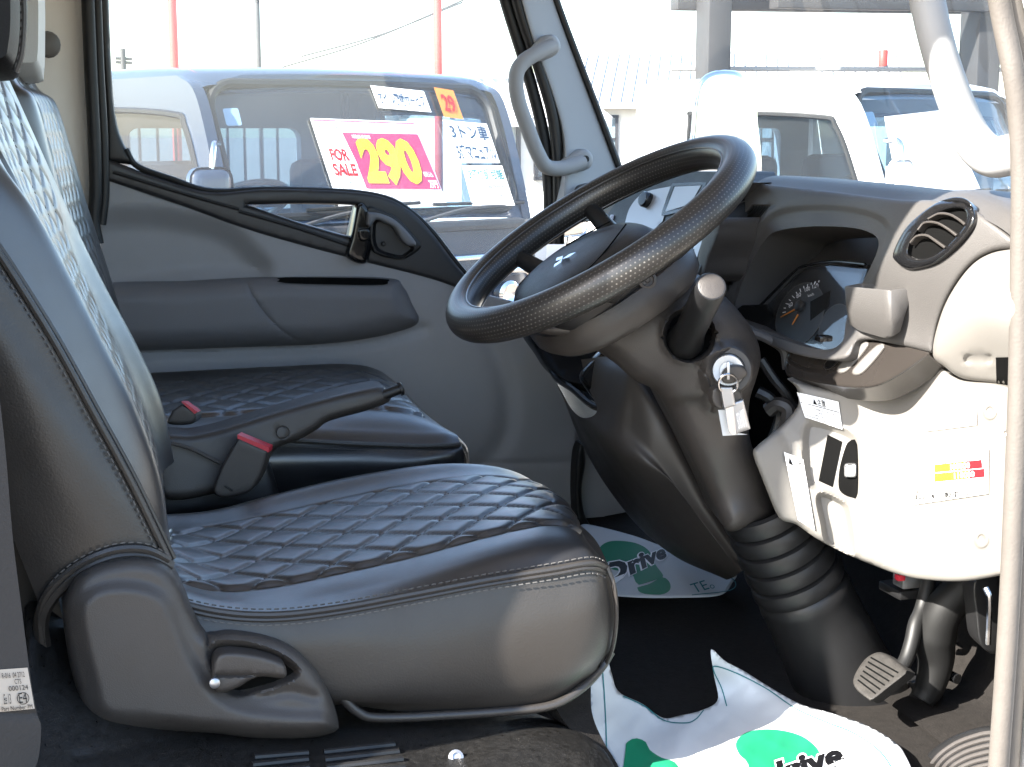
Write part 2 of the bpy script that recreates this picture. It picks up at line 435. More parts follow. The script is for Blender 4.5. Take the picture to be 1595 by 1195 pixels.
m_glass_far = glass('hazy window glass', .13)
m_lens = glass('gauge lens', .012, tint=(.97, .97, .97))
m_wheel = M('leather steering wheel', (.014, .013, .012), .36, spec=.55)
def perforate(m, nu, nv, thr=.22):
    n = m.node_tree.nodes; l = m.node_tree.links; b = n['Principled BSDF']
    uv = n.new('ShaderNodeUVMap'); uv.uv_map = 'UVMap'
    sx = n.new('ShaderNodeSeparateXYZ'); l.new(uv.outputs[0], sx.inputs[0])
    def mth(op, a, b_=None, c=None):
        k = n.new('ShaderNodeMath'); k.operation = op
        for i, x in enumerate((a, b_)):
            if x is None: continue
            if hasattr(x, 'links'): l.new(x, k.inputs[i])
            else: k.inputs[i].default_value = x
        return k.outputs[0]
    U = mth('MULTIPLY', sx.outputs[0], nu); V = mth('MULTIPLY', sx.outputs[1], nv)
    row = mth('MODULO', mth('FLOOR', V), 2.0); U2 = mth('ADD', U, mth('MULTIPLY', row, .5))
    fu = mth('SUBTRACT', mth('FRACT', U2), .5); fv = mth('SUBTRACT', mth('FRACT', V), .5)
    d = mth('SQRT', mth('ADD', mth('MULTIPLY', fu, fu), mth('MULTIPLY', fv, fv)))
    mask = mth('LESS_THAN', d, thr)
    mx = n.new('ShaderNodeMixRGB'); l.new(mask, mx.inputs[0]); mx.inputs[1].default_value = b.inputs['Base Color'].default_value; mx.inputs[2].default_value = (.08, .074, .068, 1)  # paler dots put the light caught in the holes into the colour
    l.new(mx.outputs[0], b.inputs['Base Color'])
    bp = n.new('ShaderNodeBump'); bp.inputs['Strength'].default_value = .5; bp.inputs['Distance'].default_value = .001; bp.invert = True; l.new(mask, bp.inputs['Height']); l.new(bp.outputs[0], b.inputs['Normal'])
perforate(m_wheel, 230, 26, .17)

# ================================================================== CAB SHELL
def quad_panel(name, mat, pts, kind='structure', thick=None, parent=None):
    """flat panel of four corners with thickness towards the outside"""
    P = [np.array(p, float) for p in pts]; n = np.cross(P[1] - P[0], P[3] - P[0]); n /= np.linalg.norm(n); t = thick or .03
    V = P + [p + n * t for p in P]; Fc = [(0, 1, 2, 3), (7, 6, 5, 4), (0, 4, 5, 1), (1, 5, 6, 2), (2, 6, 7, 3), (3, 7, 4, 0)]
    mb = MB().add(V, Fc); o = mb.build(name, mat, parent)
    if kind: o['kind'] = kind
    return o
quad_panel('floor', m_carpet, [(-.45, 0.02, .93), (-.45, 1.56, .93), (1.5, 1.56, .93), (1.5, .02, .93)], thick=.05)
quad_panel('ceiling', m_beige, [(-.45, .0, 2.17), (1.08, .0, 2.17), (1.08, 1.56, 2.17), (-.45, 1.56, 2.17)], thick=.05)
quad_panel('rear_wall', m_beige, [(-.42, 0.0, .9), (-.42, 0.0, 2.2), (-.42, 1.56, 2.2), (-.42, 1.56, .9)], thick=.05)
quad_panel('front_wall', m_carpet, [(1.4, 0.03, .9), (1.4, 1.56, .9), (1.42, 1.56, 1.66), (1.42, 0.03, 1.66)], thick=.05)
# near rear corner pillar (behind the driver, outside the frame to the left) and outer skin under the floor
quad_panel('pillar_shade_wall', m_beige, [(-1.2, -.02, .9), (-.11, -.02, .9), (-.11, -.02, 2.2), (-1.2, -.02, 2.2)], thick=.02)  # unseen; stretched rearwards past the cab to block the sun
quad_panel('inner_wall', m_plast, [(-.44, .27, .9), (.06, .27, .9), (-.03, .27, 1.4), (-.44, .27, 1.4)], thick=.02)
# toe board: carpet rising to the front
V, Fc = g_grid(np.array([[(x, y, z + .006 * math.sin(9 * y + 20 * x)) for y in np.linspace(.03, 1.55, 24)] for x, z in cr([(1.16, .935), (1.24, .937), (1.31, .955), (1.355, 1.03), (1.375, 1.2), (1.385, 1.5)], 24)]))
o = MB().add(V, Fc).build('toe_board_floor', m_carpet); o['kind'] = 'structure'

# ------------------------------------------------------------------ passenger door
door = thing('passenger_door', 'closed grey passenger door with black window trim and shaded armrest, beyond both seats', 'door', (.6, 1.5, .95))
armrest = sm([(120, 452), (300, 437), (440, 431), (600, 432), (628, 446), (643, 475), (653, 497), (640, 510), (580, 526), (500, 536), (400, 540), (200, 547), (120, 549)])
upper_rec = sm([(150, 352), (225, 338), (300, 347), (350, 361), (384, 388), (408, 428), (300, 434), (150, 442)])
low_curve = cr([(722, 462), (752, 510), (778, 570), (792, 630), (780, 690), (748, 722)], 30)
panel_out = sm([(158, 270, 1), (240, 305), (400, 356), (545, 396), (660, 428), (728, 452, 1), (800, 470, 1), (880, 560), (898, 660, 1), (898, 812, 1), (860, 840, 1), (150, 840, 1)], 8)
slot = sm([(436, 436), (445, 432), (590, 434), (604, 439), (585, 444), (445, 441)], 4)
dp, dm = relief('door_panel', m_door, door, panel_out, [(100, 300, 1.5), (900, 300, 1.5), (500, 900, 1.5)],
    feats=[('bump', upper_rec, -.034, 46), ('groove', low_curve, .012, 16), ('groove', cr([(690, 722), (800, 722), (905, 720)], 40), .005, 5), ('groove', cr([(150, 552), (400, 545), (560, 536), (660, 512)], 20), .008, 8)],
    step=7, ext=(0, .03, 0), rim=(6, .004))
ar, arm = relief('armrest', m_door_lo, door, armrest, [(100, 300, 1.5), (900, 300, 1.5), (500, 900, 1.5)], h0=.052, rim=(34, .056), step=9,  # darker grey mostly carries the shade of its downward face
    feats=[('groove', cr([(384, 440), (398, 468), (428, 505), (462, 529), (500, 535)], 24), .003, 2.5)])
decal('storage_slot_shade', m_dark, ar, slot, arm, .003, 5)  # no hollow here: the slot's shade is a dark sheet
# black belt trim with its triangular window
belt_out = sm([(163, 246, 1), (240, 274), (325, 298), (420, 293), (540, 297), (600, 307), (640, 328), (672, 360), (706, 405), (738, 442, 1), (724, 453, 1), (660, 432), (545, 403), (400, 363), (280, 320), (163, 281, 1)], 6)
tri = sm([(384, 319, 1), (470, 318), (557, 320, 1), (546, 369, 1), (465, 346, 1)], 5)
bt, bm_ = relief('window_trim', m_ctrim, door, belt_out, [(100, 300, 1.492), (900, 300, 1.492), (500, 600, 1.492)], holes=[tri], rim=(7, .014, 1), step=9, ext=(0, .045, 0),
    )
for L_ in ([(176, 268), (280, 300), (372, 326)], [(372, 329), (465, 356), (542, 382)]): tube('trim_bead', m_rubber, bt, bm_(cr(L_, 30), .001), .0035, n=8)
post = sm([(557, 318), (572, 322), (580, 350), (572, 408), (540, 400), (546, 368)], 4)
relief('quarter_post', m_gloss, bt, post, [(100, 300, 1.475), (900, 300, 1.475), (500, 600, 1.475)], rim=(7, .012), step=6, ext=(0, .02, 0))
relief('lock_switch', m_gloss, bt, sm([(559, 358), (574, 357), (577, 372), (562, 375)], 3), [(0, 0, 1.462), (900, 300, 1.462), (500, 600, 1.462)], rim=(3, .004), step=4, ext=(0, .012, 0))
hrec = sm([(586, 347), (600, 347), (613, 356), (626, 375), (641, 386), (630, 396), (622, 399), (595, 391), (585, 378)], 4)
hs, hm = relief('handle_bezel', m_plast, door, sm([(572, 326), (596, 328), (622, 342), (645, 368), (656, 384), (640, 398), (624, 404), (592, 398), (578, 384)], 4), [(0, 0, 1.478), (900, 300, 1.478), (500, 600, 1.478)], feats=[('bump', hrec, -.02, 8)], rim=(4, .005), step=6, ext=(0, .02, 0))
decal('handle_recess_shade', m_dark, hs, offs(hrec, 2), hm, .001, 6)  # dark sheet laid in the hollow to deepen its shade
relief('door_handle', m_door_lo, door, sm([(573, 330), (580, 331), (594, 333), (614, 342), (632, 358), (648, 378), (648, 383), (634, 383), (624, 373), (614, 356), (600, 348), (586, 343), (575, 355), (571, 350)], 4), [(0, 0, 1.46), (900, 300, 1.46), (500, 600, 1.46)], rim=(7, .01), step=6, ext=(0, .012, 0))
lathe('screw', m_plast, door, at(597, 380, 1.474), (0, -1, 0), [(.005, 0), (.005, .002), (.003, .004)], 10)
# upper window frame (rear) and rubber seals
relief('window_frame', m_plast, door, sm([(146, -50, 1), (168, -50, 1), (171, 40), (175, 130), (181, 185), (192, 222), (214, 258, 1), (165, 252, 1), (162, 150)], 8), [(0, 0, 1.5), (900, 300, 1.5), (500, 600, 1.5)], rim=(8, .012), step=10, ext=(0, .03, 0))
tube('weatherstrip', m_rubber, door, path([(135, -50), (141, 100), (147, 220), (149, 300), (146, 345), (152, 380)], 1.47), .012, n=10, samples=24)
tube('weatherstrip', m_rubber, door, path([(149, -50), (155, 110), (161, 215), (163, 300), (158, 350)], 1.485), .009, n=10, samples=24)
g_out = sm([(160, -70, 1), (182, 190), (214, 258), (330, 300), (420, 300), (545, 305), (620, 325), (680, 375), (736, 440, 1), (850, 420, 1), (852, 330), (845, 240), (826, 130), (800, 60), (760, -70, 1)], 12)
relief('window_pane', m_glass_far, door, g_out, [(0, 0, 1.53), (900, 300, 1.53), (500, 600, 1.53)], step=60)
relief('quarter_pane', m_glass, door, offs(tri, -4), [(0, 0, 1.525), (900, 300, 1.525), (500, 600, 1.525)], step=60)
tube('window_seal', m_rubber, door, path([(196, 232), (214, 259), (270, 280), (330, 298), (420, 295), (540, 299), (602, 309), (640, 330), (674, 362), (708, 406), (738, 442)], 1.505), .006, n=8, samples=50)
# kick panel strip in front of the door
relief('door_edge_seal', m_rubber, door, sm([(900, 700), (908, 690), (912, 720), (906, 760), (910, 800), (925, 830), (905, 835), (897, 800), (896, 740)], 6), [(0, 0, 1.46), (900, 300, 1.46), (500, 900, 1.46)], rim=(5, .01), step=7, ext=(0, .03, 0))
kick = quad_panel('kick_wall', m_trim, [at(897, 640, 1.52), at(1000, 640, 1.52), at(1000, 900, 1.52), at(897, 900, 1.52)], thick=.02)

# ------------------------------------------------------------------ far rear pillar trim
pil = thing('pillar_trim', 'beige rear pillar trim panel with a coat hook, behind the passenger backrest', 'trim panel', at(100, 300, 1.48))
relief('trim_panel', m_beige, pil, sm([(30, -60, 1), (130, -60, 1), (138, 100), (144, 220), (146, 300), (140, 350), (152, 400, 1), (150, 460, 1), (60, 460, 1)], 10), [(20, 0, 1.42), (128, 0, 1.5), (60, 400, 1.42), (150, 400, 1.5)], step=16, ext=(0, .03, 0), feats=[('groove', cr([(118, -60), (128, 150), (136, 320)], 30), .004, 5)])
lathe('coat_hook', m_hook, pil, at(71, 70, 1.4), (.35, -1, 0), [(.018, -.02), (.02, .0), (.024, .012), (.02, .02), (.01, .024)], 16)

# ------------------------------------------------------------------ far front pillar with grab handle
def grab_handle(root, mat, pad1, pad2, bar, r, Yp, screws, n=12):
    h = tube('grab_handle', mat, root, path(bar), r, n=14, samples=48)
    for p in (pad1, pad2): relief('handle_mount', mat, h, p, [(0, 0, Yp), (900, 300, Yp), (500, 600, Yp)], rim=(7, .012), step=6, ext=(0, .04, 0))
    for x, y in screws:
        lathe('screw', m_plast, h, at(x, y, Yp - .004), (0, -1, 0), [(.0075, -.002), (.0075, .002), (.0045, .002), (.0045, -.001)], 14)
    return h
ap = thing('front_pillar', 'pale grey windscreen pillar trim carrying a grab handle, far side of the cab', 'pillar trim', at(940, 300, 1.46))
relief('pillar_trim', m_trim, ap, sm([(796, -60, 1), (846, -60, 1), (868, 10), (892, 75), (928, 170), (960, 258), (975, 300, 1), (975, 340, 1), (874, 350, 1), (880, 262), (876, 205), (858, 140), (826, 50)], 8), [(796, -60, 1.44), (846, -60, 1.5), (960, 258, 1.5), (876, 262, 1.42)], rim=(9, .012), step=12, ext=(0, .05, 0))
tube('pillar_seal', m_rubber, ap, path([(770, -60), (793, 20), (818, 100), (840, 180), (850, 235), (855, 300), (855, 380)], 1.48), .013, n=10, samples=30)
tube('pillar_seal', m_plast, ap, path([(790, -60), (812, 22), (838, 100), (860, 175), (868, 235), (870, 300), (870, 380)], 1.462), .013, n=10, samples=30)
tube('screen_seal', m_rubber, ap, path([(848, -60), (868, 4), (893, 72), (930, 168), (966, 264), (985, 310)], 1.5), .0075, n=8, samples=30)
grab_handle(ap, m_trim, sm([(838, 66), (852, 55), (864, 55), (872, 66), (872, 78), (862, 88), (838, 96), (828, 85)], 4), sm([(884, 246), (905, 233), (916, 234), (923, 243), (922, 257), (912, 265), (886, 270), (876, 258)], 4),
    [(860, 72, 1.42), (838, 82, 1.405), (815, 97, 1.395), (804, 118, 1.39), (807, 155, 1.39), (822, 200, 1.39), (838, 240, 1.39), (852, 260, 1.395), (878, 262, 1.405), (908, 252, 1.42)], .0155, 1.415, [(861, 71), (912, 248)])
glc = [[at(852, -60, 1.5), at(905, 100, 1.5), at(968, 272, 1.5)], None, [at(1520, -60, .06), at(1568, 110, .06), at(1585, 300, .06)]]
glc[1] = [(a + b) / 2 + np.array([.17, 0, 0]) for a, b in zip(glc[0], glc[2])]
G = np.array([cr([r[k] for r in glc], 24) for k in range(3)]); G = np.array([cr(G[:, j], 12) for j in range(24)])
ws = MB().add(*g_grid(G)).build('windscreen', m_glass); tag(ws, 'clear windscreen glass above the dashboard', 'windscreen')

# ------------------------------------------------------------------ near front pillar, door opening rubber and white grab handle
npil = thing('front_pillar', 'sunlit front pillar with door rubber and thick grab handle, beside the knee panel', 'pillar trim', at(1590, 600, .02))
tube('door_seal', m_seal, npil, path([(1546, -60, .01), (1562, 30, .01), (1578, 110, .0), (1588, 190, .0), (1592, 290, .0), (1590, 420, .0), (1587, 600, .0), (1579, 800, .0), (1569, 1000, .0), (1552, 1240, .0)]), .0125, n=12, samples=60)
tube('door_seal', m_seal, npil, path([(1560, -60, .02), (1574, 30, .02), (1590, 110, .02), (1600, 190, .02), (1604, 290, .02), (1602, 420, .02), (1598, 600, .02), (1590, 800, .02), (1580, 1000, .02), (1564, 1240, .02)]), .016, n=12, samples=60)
V, Fc = g_grid(np.array([[at(x, y, Y) for x, y in cr([(a, -80), (a + 40, 60), (a + 62, 300), (a + 58, 600), (a + 40, 1000), (a + 24, 1300)], 24)] for a, Y in ((1552, .035), (1575, -.012), (1640, -.03), (1900, -.02))]))
MB().add(V, Fc).build('body_pillar', m_paint, npil)
tube('door_header', m_plast, npil, [(-.45, .0, 2.2), (.3, .0, 2.2), (.7, .0, 2.19), (.84, -.01, 2.165), (.93, -.02, 2.11)], .05, n=12, samples=40)
nh = tube('grab_handle', m_trim, npil, path([(1425, -90, .13), (1440, -20, .125), (1455, 50, .12), (1472, 110, .12), (1497, 180, .12), (1518, 222, .115), (1545, 244, .1), (1580, 240, .07), (1612, 232, .05)]), [.021, .021, .021, .021, .022, .024, .025, .025, .026], n=16, samples=60)

# ================================================================== SEATS
def rows_grid(rows, nu, nv, zs=None):
    A = np.array([cr(np.array([at(*p) for p in r]), nv) for r in rows])
    return np.array([cr(A[:, j], nu) for j in range(nv)]).transpose(1, 0, 2)
def quilt(G, rlo, rhi, clo, chi, axes, cell, depth, nrows, groove=.45):
    """raise diamond cushions between two control rows of the grid; the seams stay low"""
    nu, nv = G.shape[:2]; du = np.gradient(G, axis=0); dv = np.gradient(G, axis=1); n = np.cross(du, dv); n /= np.linalg.norm(n, axis=2)[..., None] + 1e-12
    if (n * (CAM - G)).sum() < 0: n = -n
    r = np.linspace(0, nrows - 1, nu)[:, None] * np.ones((1, nv)); c = np.linspace(0, 1, nv)[None] * np.ones((nu, 1))
    a = np.cumsum(np.r_[0, np.linalg.norm(np.diff(G[nu // 2], axis=0), axis=1)])[None] * np.ones((nu, 1)) if axes == 'len' else G[..., 0]
    b = G[..., 1]
    p, q = (a + b) / cell, (a - b) / cell
    dd = np.minimum(np.abs(p - np.round(p)), np.abs(q - np.round(q))) * cell / math.sqrt(2)
    h = depth * (1 - np.exp(-(dd / .0038) ** 1.5)) + depth * .25 * np.clip(dd / (cell * .3), 0, 1)
    ms = sstep((r - rlo) / .05) * sstep((rhi - r) / .05) * sstep((c - clo) / .015) * sstep((chi - c) / .012)
    edge = np.exp(-((r - rlo) / .05) ** 2) + np.exp(-((r - rhi) / .05) ** 2)
    O = G + n * (h * ms - depth * .7 * edge * (c > clo) * (c < chi))[..., None]
    for f in (p, q):          # thread sewn along every seam of the lattice
        for i in range(4, nu - 4, 2):
            k = np.floor(f[i]); x = np.where((k[1:] != k[:-1]) & (ms[i, 1:] > .9))[0]
            for j in x:
                a, b = O[i, j], O[i, j + 1]; m = np.ceil(min(f[i, j], f[i, j + 1])); t = (m - f[i, j]) / (f[i, j + 1] - f[i, j] + 1e-12); c0 = a + (b - a) * t
                f2 = f[i + 2]; w_ = np.where((np.floor(f2[1:]) != np.floor(f2[:-1])))[0]
                if not len(w_): continue
                j2 = w_[np.argmin(np.abs(w_ - j))]
                d = O[i + 2, j2] - c0; L = np.linalg.norm(d)
                if L > .02 or L < 1e-5: continue
                SEAM.append((c0 + n[i, j] * .0006, d / L, n[i, j], min(L * .7, .005)))
    return O
SEAM = []
def sew(parent):
    mb = MB()
    for c0, d, nn, L in SEAM:
        b = np.cross(d, nn); b /= np.linalg.norm(b) + 1e-9; mb.add(*g_box(c0 + d * L / 2, (L, .0011, .0009), np.c_[d, b, np.cross(b, d) * -1], 0))
    SEAM.clear(); return tag(mb.build('stitching', m_stitch, parent), kind='stuff')
def wrinkle(G, amp, sx, sy, seed=0):
    rg = np.random.default_rng(seed); nu, nv = G.shape[:2]; u = np.linspace(0, 1, nu)[:, None]; v = np.linspace(0, 1, nv)[None]; h = np.zeros((nu, nv))
    for k in range(7):
        a, b, ph = rg.uniform(.3, 1) * sx, rg.uniform(.3, 1) * sy, rg.uniform(0, 6.3); h += np.sin(a * u * 6.3 + b * v * 6.3 + ph) / 7
    du = np.gradient(G, axis=0); dv = np.gradient(G, axis=1); n = np.cross(du, dv); n /= np.linalg.norm(n, axis=2)[..., None] + 1e-12
    return G + n * (h * amp)[..., None]

# ---- driver's seat
ds = thing('driver_seat', 'black leather driver seat with diamond quilting and a recline lever on its side cover', 'seat', (.3, .46, .95))
R0 = [(235, 925, .205), (330, 950, .205), (420, 957, .2), (520, 947, .2), (640, 925, .2), (760, 902, .2), (860, 886, .2), (920, 876, .205), (946, 884, .225)]
R1 = [(235, 905, .24), (330, 934, .24), (420, 941, .235), (520, 928, .235), (640, 899, .235), (760, 866, .235), (850, 847, .235), (905, 846, .24), (932, 864, .25)]
R2 = [(235, 890, .30), (330, 918, .30), (420, 913, .30), (520, 893, .30), (640, 866, .30), (760, 834, .30), (845, 817, .30), (890, 822, .30), (914, 842, .30)]
R3 = [(235, 850, .46), (330, 868, .46), (420, 855, .46), (520, 834, .46), (640, 806, .46), (760, 780, .46), (840, 772, .46), (877, 785, .46), (896, 812, .46)]
R4 = [(235, 828, .62), (330, 820, .62), (420, 803, .62), (520, 781, .62), (640, 756, .62), (740, 743, .62), (805, 745, .62), (847, 763, .62), (868, 792, .62)]
R5 = [(235, 803, .69), (330, 795, .69), (420, 772, .69), (520, 748, .69), (620, 730, .69), (700, 722, .69), (770, 727, .69), (820, 745, .69), (848, 778, .69)]
R6 = [(235, 835, .725), (330, 818, .725), (420, 798, .725), (520, 775, .725), (620, 758, .725), (700, 750, .725), (765, 752, .725), (812, 768, .725), (838, 795, .725)]
G = rows_grid([R0, R1, R2, R3, R4, R5, R6], 200, 300)
G = quilt(G, 2.0, 4.0, .03, .955, 'x', .082, .0044, 7)
mb = MB().add(*g_grid(G))
S1 = [(235, 990, .192), (330, 1010, .192), (420, 1010, .19), (520, 1010, .188), (640, 1010, .185), (760, 990, .185), (868, 970, .187), (932, 950, .195), (958, 950, .222)]
S2 = [(235, 1060, .195), (330, 1070, .195), (420, 1075, .193), (520, 1078, .19), (640, 1080, .188), (760, 1075, .188), (866, 1050, .19), (928, 1018, .2), (954, 1000, .228)]
S3 = [(235, 1100, .215), (330, 1105, .215), (420, 1108, .21), (530, 1098, .21), (640, 1111, .21), (760, 1107, .21), (860, 1094, .21), (915, 1060, .22), (942, 1032, .245)]
side = wrinkle(rows_grid([R0, S1, S2, S3], 50, 120), .0022, 2, 5, 3)
front = []
for k in range(7):
    r = [R0, R1, R2, R3, R4, R5, R6][k]; a = at(*r[-1]); bz = at(*S3[-1])[2]; Y = a[1]
    xm = .018 * math.sin(math.pi * k / 6)
    front.append([a, a + np.array([.012 + xm, 0, -.03]), np.array([a[0] + .014 + xm, Y, (a[2] + bz) / 2]), np.array([a[0] - .01 + xm * .6, Y, bz])])
FG = np.array([cr(np.array(f), 40) for f in front]); FG = np.array([cr(FG[:, j], 60) for j in range(40)])
cush = MB().add(*g_grid(G)).build('seat_cushion', m_leather, ds, angle=60)
sew(cush)
MB().add(*g_grid(side)).build('cushion_side', m_leather_side, cush, angle=60)
fr_ = MB().add(*g_grid(FG))
far6 = np.array([cr(np.array([at(*p) for p in R6]), 60), cr(np.array([at(*p) - np.array([0, -.02, .15]) for p in R6]), 60)]); fr_.add(*g_grid(far6))
fr_.build('cushion_front', m_leather_side, cush, angle=60)
pip = [at(p[0], p[1] + 1, p[2] - .002) for p in R0]; pip = cr(np.array(pip), 90)
tube('piping', m_leather_side, cush, pip, .0042, n=8)
pip2 = cr(np.array([at(p[0], p[1] + 9, p[2] - .004) for p in R0]), 90); tube('piping', m_leather_side, cush, pip2, .003, n=8)
stitches(cush, m_stitch, cr(np.array([at(p[0], p[1] - 8, p[2] + .004) for p in R0]), 90), r=.0008)
stitches(cush, m_stitch, cr(np.array([at(p[0], p[1] + 17, p[2] - .009) for p in R0]), 90), up=(0, -1, 0.2), r=.0008)
corner = cr(np.array([at(946, 884, .218), at(957, 915, .211), at(960, 960, .212), at(955, 1005, .219), at(944, 1034, .236)]), 30)
tube('corner_seam', m_leather_side, cush, corner, .003, n=8)
tube('welt', m_leather_side, cush, [at(*p) for p in [(520, 1062, .2), (530, 1082, .2), (556, 1108, .2), (590, 1118, .2), (700, 1114, .2), (800, 1107, .2), (862, 1098, .2), (906, 1072, .21), (935, 1042, .235), (952, 1015, .24)]], .0058, n=10, samples=60)
# ---- driver's backrest
yv = [-34, 100, 230, 330, 430, 530, 640, 750, 872]
def brow(k, xs, Y, dy=0): return [(x, 200 + (y - 200) * k + dy, Y) for x, y in zip(xs, yv)]
B0 = brow(1, [-200, -150, -100, -45, 20, 82, 143, 203, 262], .2)
B1 = brow(.98, [-150, -95, -25, 48, 104, 154, 206, 246, 268], .235)
B2 = brow(.948, [-115, -65, -8, 42, 88, 140, 200, 238, 262], .29)
B3 = brow(.868, [-85, -35, 15, 52, 95, 140, 195, 233, 258], .45)
B4 = brow(.80, [-45, 5, 53, 84, 108, 144, 186, 222, 254], .61)
B5 = brow(.77, [-38, 10, 55, 92, 129, 168, 214, 251, 271], .69)
B6 = brow(.755, [-80, -35, 10, 50, 85, 125, 175, 215, 240], .725)
G = rows_grid([B0, B1, B2, B3, B4, B5, B6], 200, 260)
G = quilt(G, 2.0, 4.0, .0, .97, 'len', .06, .003, 7)
back = MB().add(*g_grid(G)).build('backrest', m_leather, ds, angle=60)
sew(back)
K1 = [(-270, -34, .185), (-230, 100, .185), (-180, 230, .185), (-130, 330, .185), (-60, 430, .185), (0, 530, .183), (50, 640, .18), (105, 750, .18), (165, 862, .185)]
K2 = [(-340, -34, .205), (-300, 100, .2), (-260, 230, .2), (-215, 330, .2), (-160, 430, .2), (-110, 530, .2), (-60, 640, .2), (-10, 760, .2), (62, 945, .2)]
bsd = wrinkle(rows_grid([B0, K1, K2], 60, 120), .002, 3, 3, 8)
MB().add(*g_grid(bsd)).build('backrest_side', m_leather_side, back, angle=60)
bp = np.array([[at(*p) for p in K2], [at(*p) + np.array([-.02, .55, 0]) for p in K2]]); MB().add(*g_grid(np.array([cr(r, 40) for r in bp]))).build('backrest_rear', m_leather_side, back)
pp = np.array([at(p[0] + 1, p[1], p[2] - .003) for p in B0]); tube('piping', m_leather_side, back, cr(pp, 80), .0042, n=8)
pp = np.array([at(p[0] + 9, p[1] - 2, p[2] + .006) for p in B0]); tube('piping', m_leather_side, back, cr(pp, 80), .003, n=8)
stitches(back, m_stitch, cr(np.array([at(p[0] - 9, p[1] + 3, p[2] - .006) for p in B0]), 80), up=(0, -1, .1), r=.0008)
arc = [(262, 872, .197), (232, 857, .188), (200, 854, .185), (165, 860, .183), (125, 878, .185), (90, 905, .188), (68, 935, .193), (62, 965, .2), (66, 1000, .205)]
tube('piping', m_leather_side, back, [at(*p) for p in arc], .0052, n=8, samples=50)
stitches(back, m_stitch, cr(np.array([at(p[0], p[1] - 9, p[2] - .003) for p in arc]), 50), up=(0, -1, .1), r=.0008)
tube('hem', m_leather_side, back, [at(p[0] + 2, p[1] + 10, p[2] + .006) for p in arc], .009, n=8, samples=50)
# headrest
def headrest(parent, poly, Y0, Y1, mat, name='headrest'):
    P = sm(poly, 8); loops = []
    c = P.mean(0)
    for k, Y in enumerate(np.linspace(Y0, Y1, 9)):
        s = 1 - .25 * abs(2 * k / 8 - 1) ** 3; f = (Y0 - CAM[1]) / (Y - CAM[1])
        Q = (c + (P - c) * s - np.array([55, 200])) * f + np.array([55, 200]); loops.append([at(q[0], q[1], Y) for q in Q])
    return MB().add(*g_loft(loops)).build(name, mat, parent, angle=60)
hr = headrest(ds, [(-120, -90), (10, -95), (32, -60), (37, 20), (33, 85), (18, 118), (-60, 116), (-120, 100)], .34, .6, m_hr)
stitches(hr, m_stitch, [at(31, -30, .335), at(33, 30, .335), at(30, 80, .335), at(22, 112, .335)], up=(0, -1, 0))
tube('seam', m_leather_side, hr, [at(35, -40, .345), at(37, 30, .345), at(33, 82, .345), at(24, 112, .345)], .004, n=8, samples=20)
# hinge cover and recliner
cov = sm([(98, 965), (103, 925), (125, 892), (165, 874), (215, 868), (255, 878), (280, 908), (300, 950), (322, 985), (360, 984), (410, 990), (452, 1005), (488, 1038), (514, 1082), (527, 1125), (522, 1140), (480, 1150), (400, 1150), (330, 1142), (240, 1138), (150, 1130), (115, 1060)], 6)
face = sm([(124, 960), (140, 925), (180, 912), (225, 916), (258, 935), (278, 980), (300, 1030), (335, 1082), (380, 1104), (450, 1112), (505, 1116), (505, 1140), (400, 1138), (330, 1132), (230, 1120), (165, 1112), (145, 1060)], 6)
lev_rec = sm([(330, 1012), (345, 1004), (385, 1006), (425, 1018), (452, 1034), (462, 1048), (440, 1062), (400, 1075), (365, 1080), (345, 1064), (334, 1040)], 5)
cv, cm = relief('hinge_cover', m_cover, ds, cov, [(100, 900, .155), (500, 900, .165), (300, 1200, .155)], rim=(26, .03), feats=[('bump', face, .012, 26), ('bump', lev_rec, -.022, 14), ('groove', cr([(322, 985), (326, 1020), (340, 1062)], 12), .008, 3.5), ('groove', cr([(345, 1070), (400, 1085), (450, 1078), (490, 1086)], 16), .006, 9)], step=5, ext=(0, .06, 0))
decal('lever_recess_shade', m_dark, cv, offs(lev_rec, 5), cm, .0008, 8)  # shade of the lever hollow painted as a dark sheet
lv = relief('recline_lever', m_cover, ds, sm([(334, 1028), (352, 1016), (400, 1020), (438, 1032), (446, 1044), (442, 1056), (410, 1054), (392, 1058), (368, 1072), (340, 1078), (331, 1060)], 4), [(100, 900, .142), (500, 900, .142), (300, 1200, .142)], rim=(7, .01), step=6, ext=(0, .02, 0), feats=[('groove', cr([(338, 1052), (390, 1052), (444, 1056)], 12), .006, 3)])[0]
lathe('pivot_bolt', m_steel, lv, at(334, 1063, .138), (0, -1, 0), [(.006, 0), (.006, .004), (.003, .006)], 12)

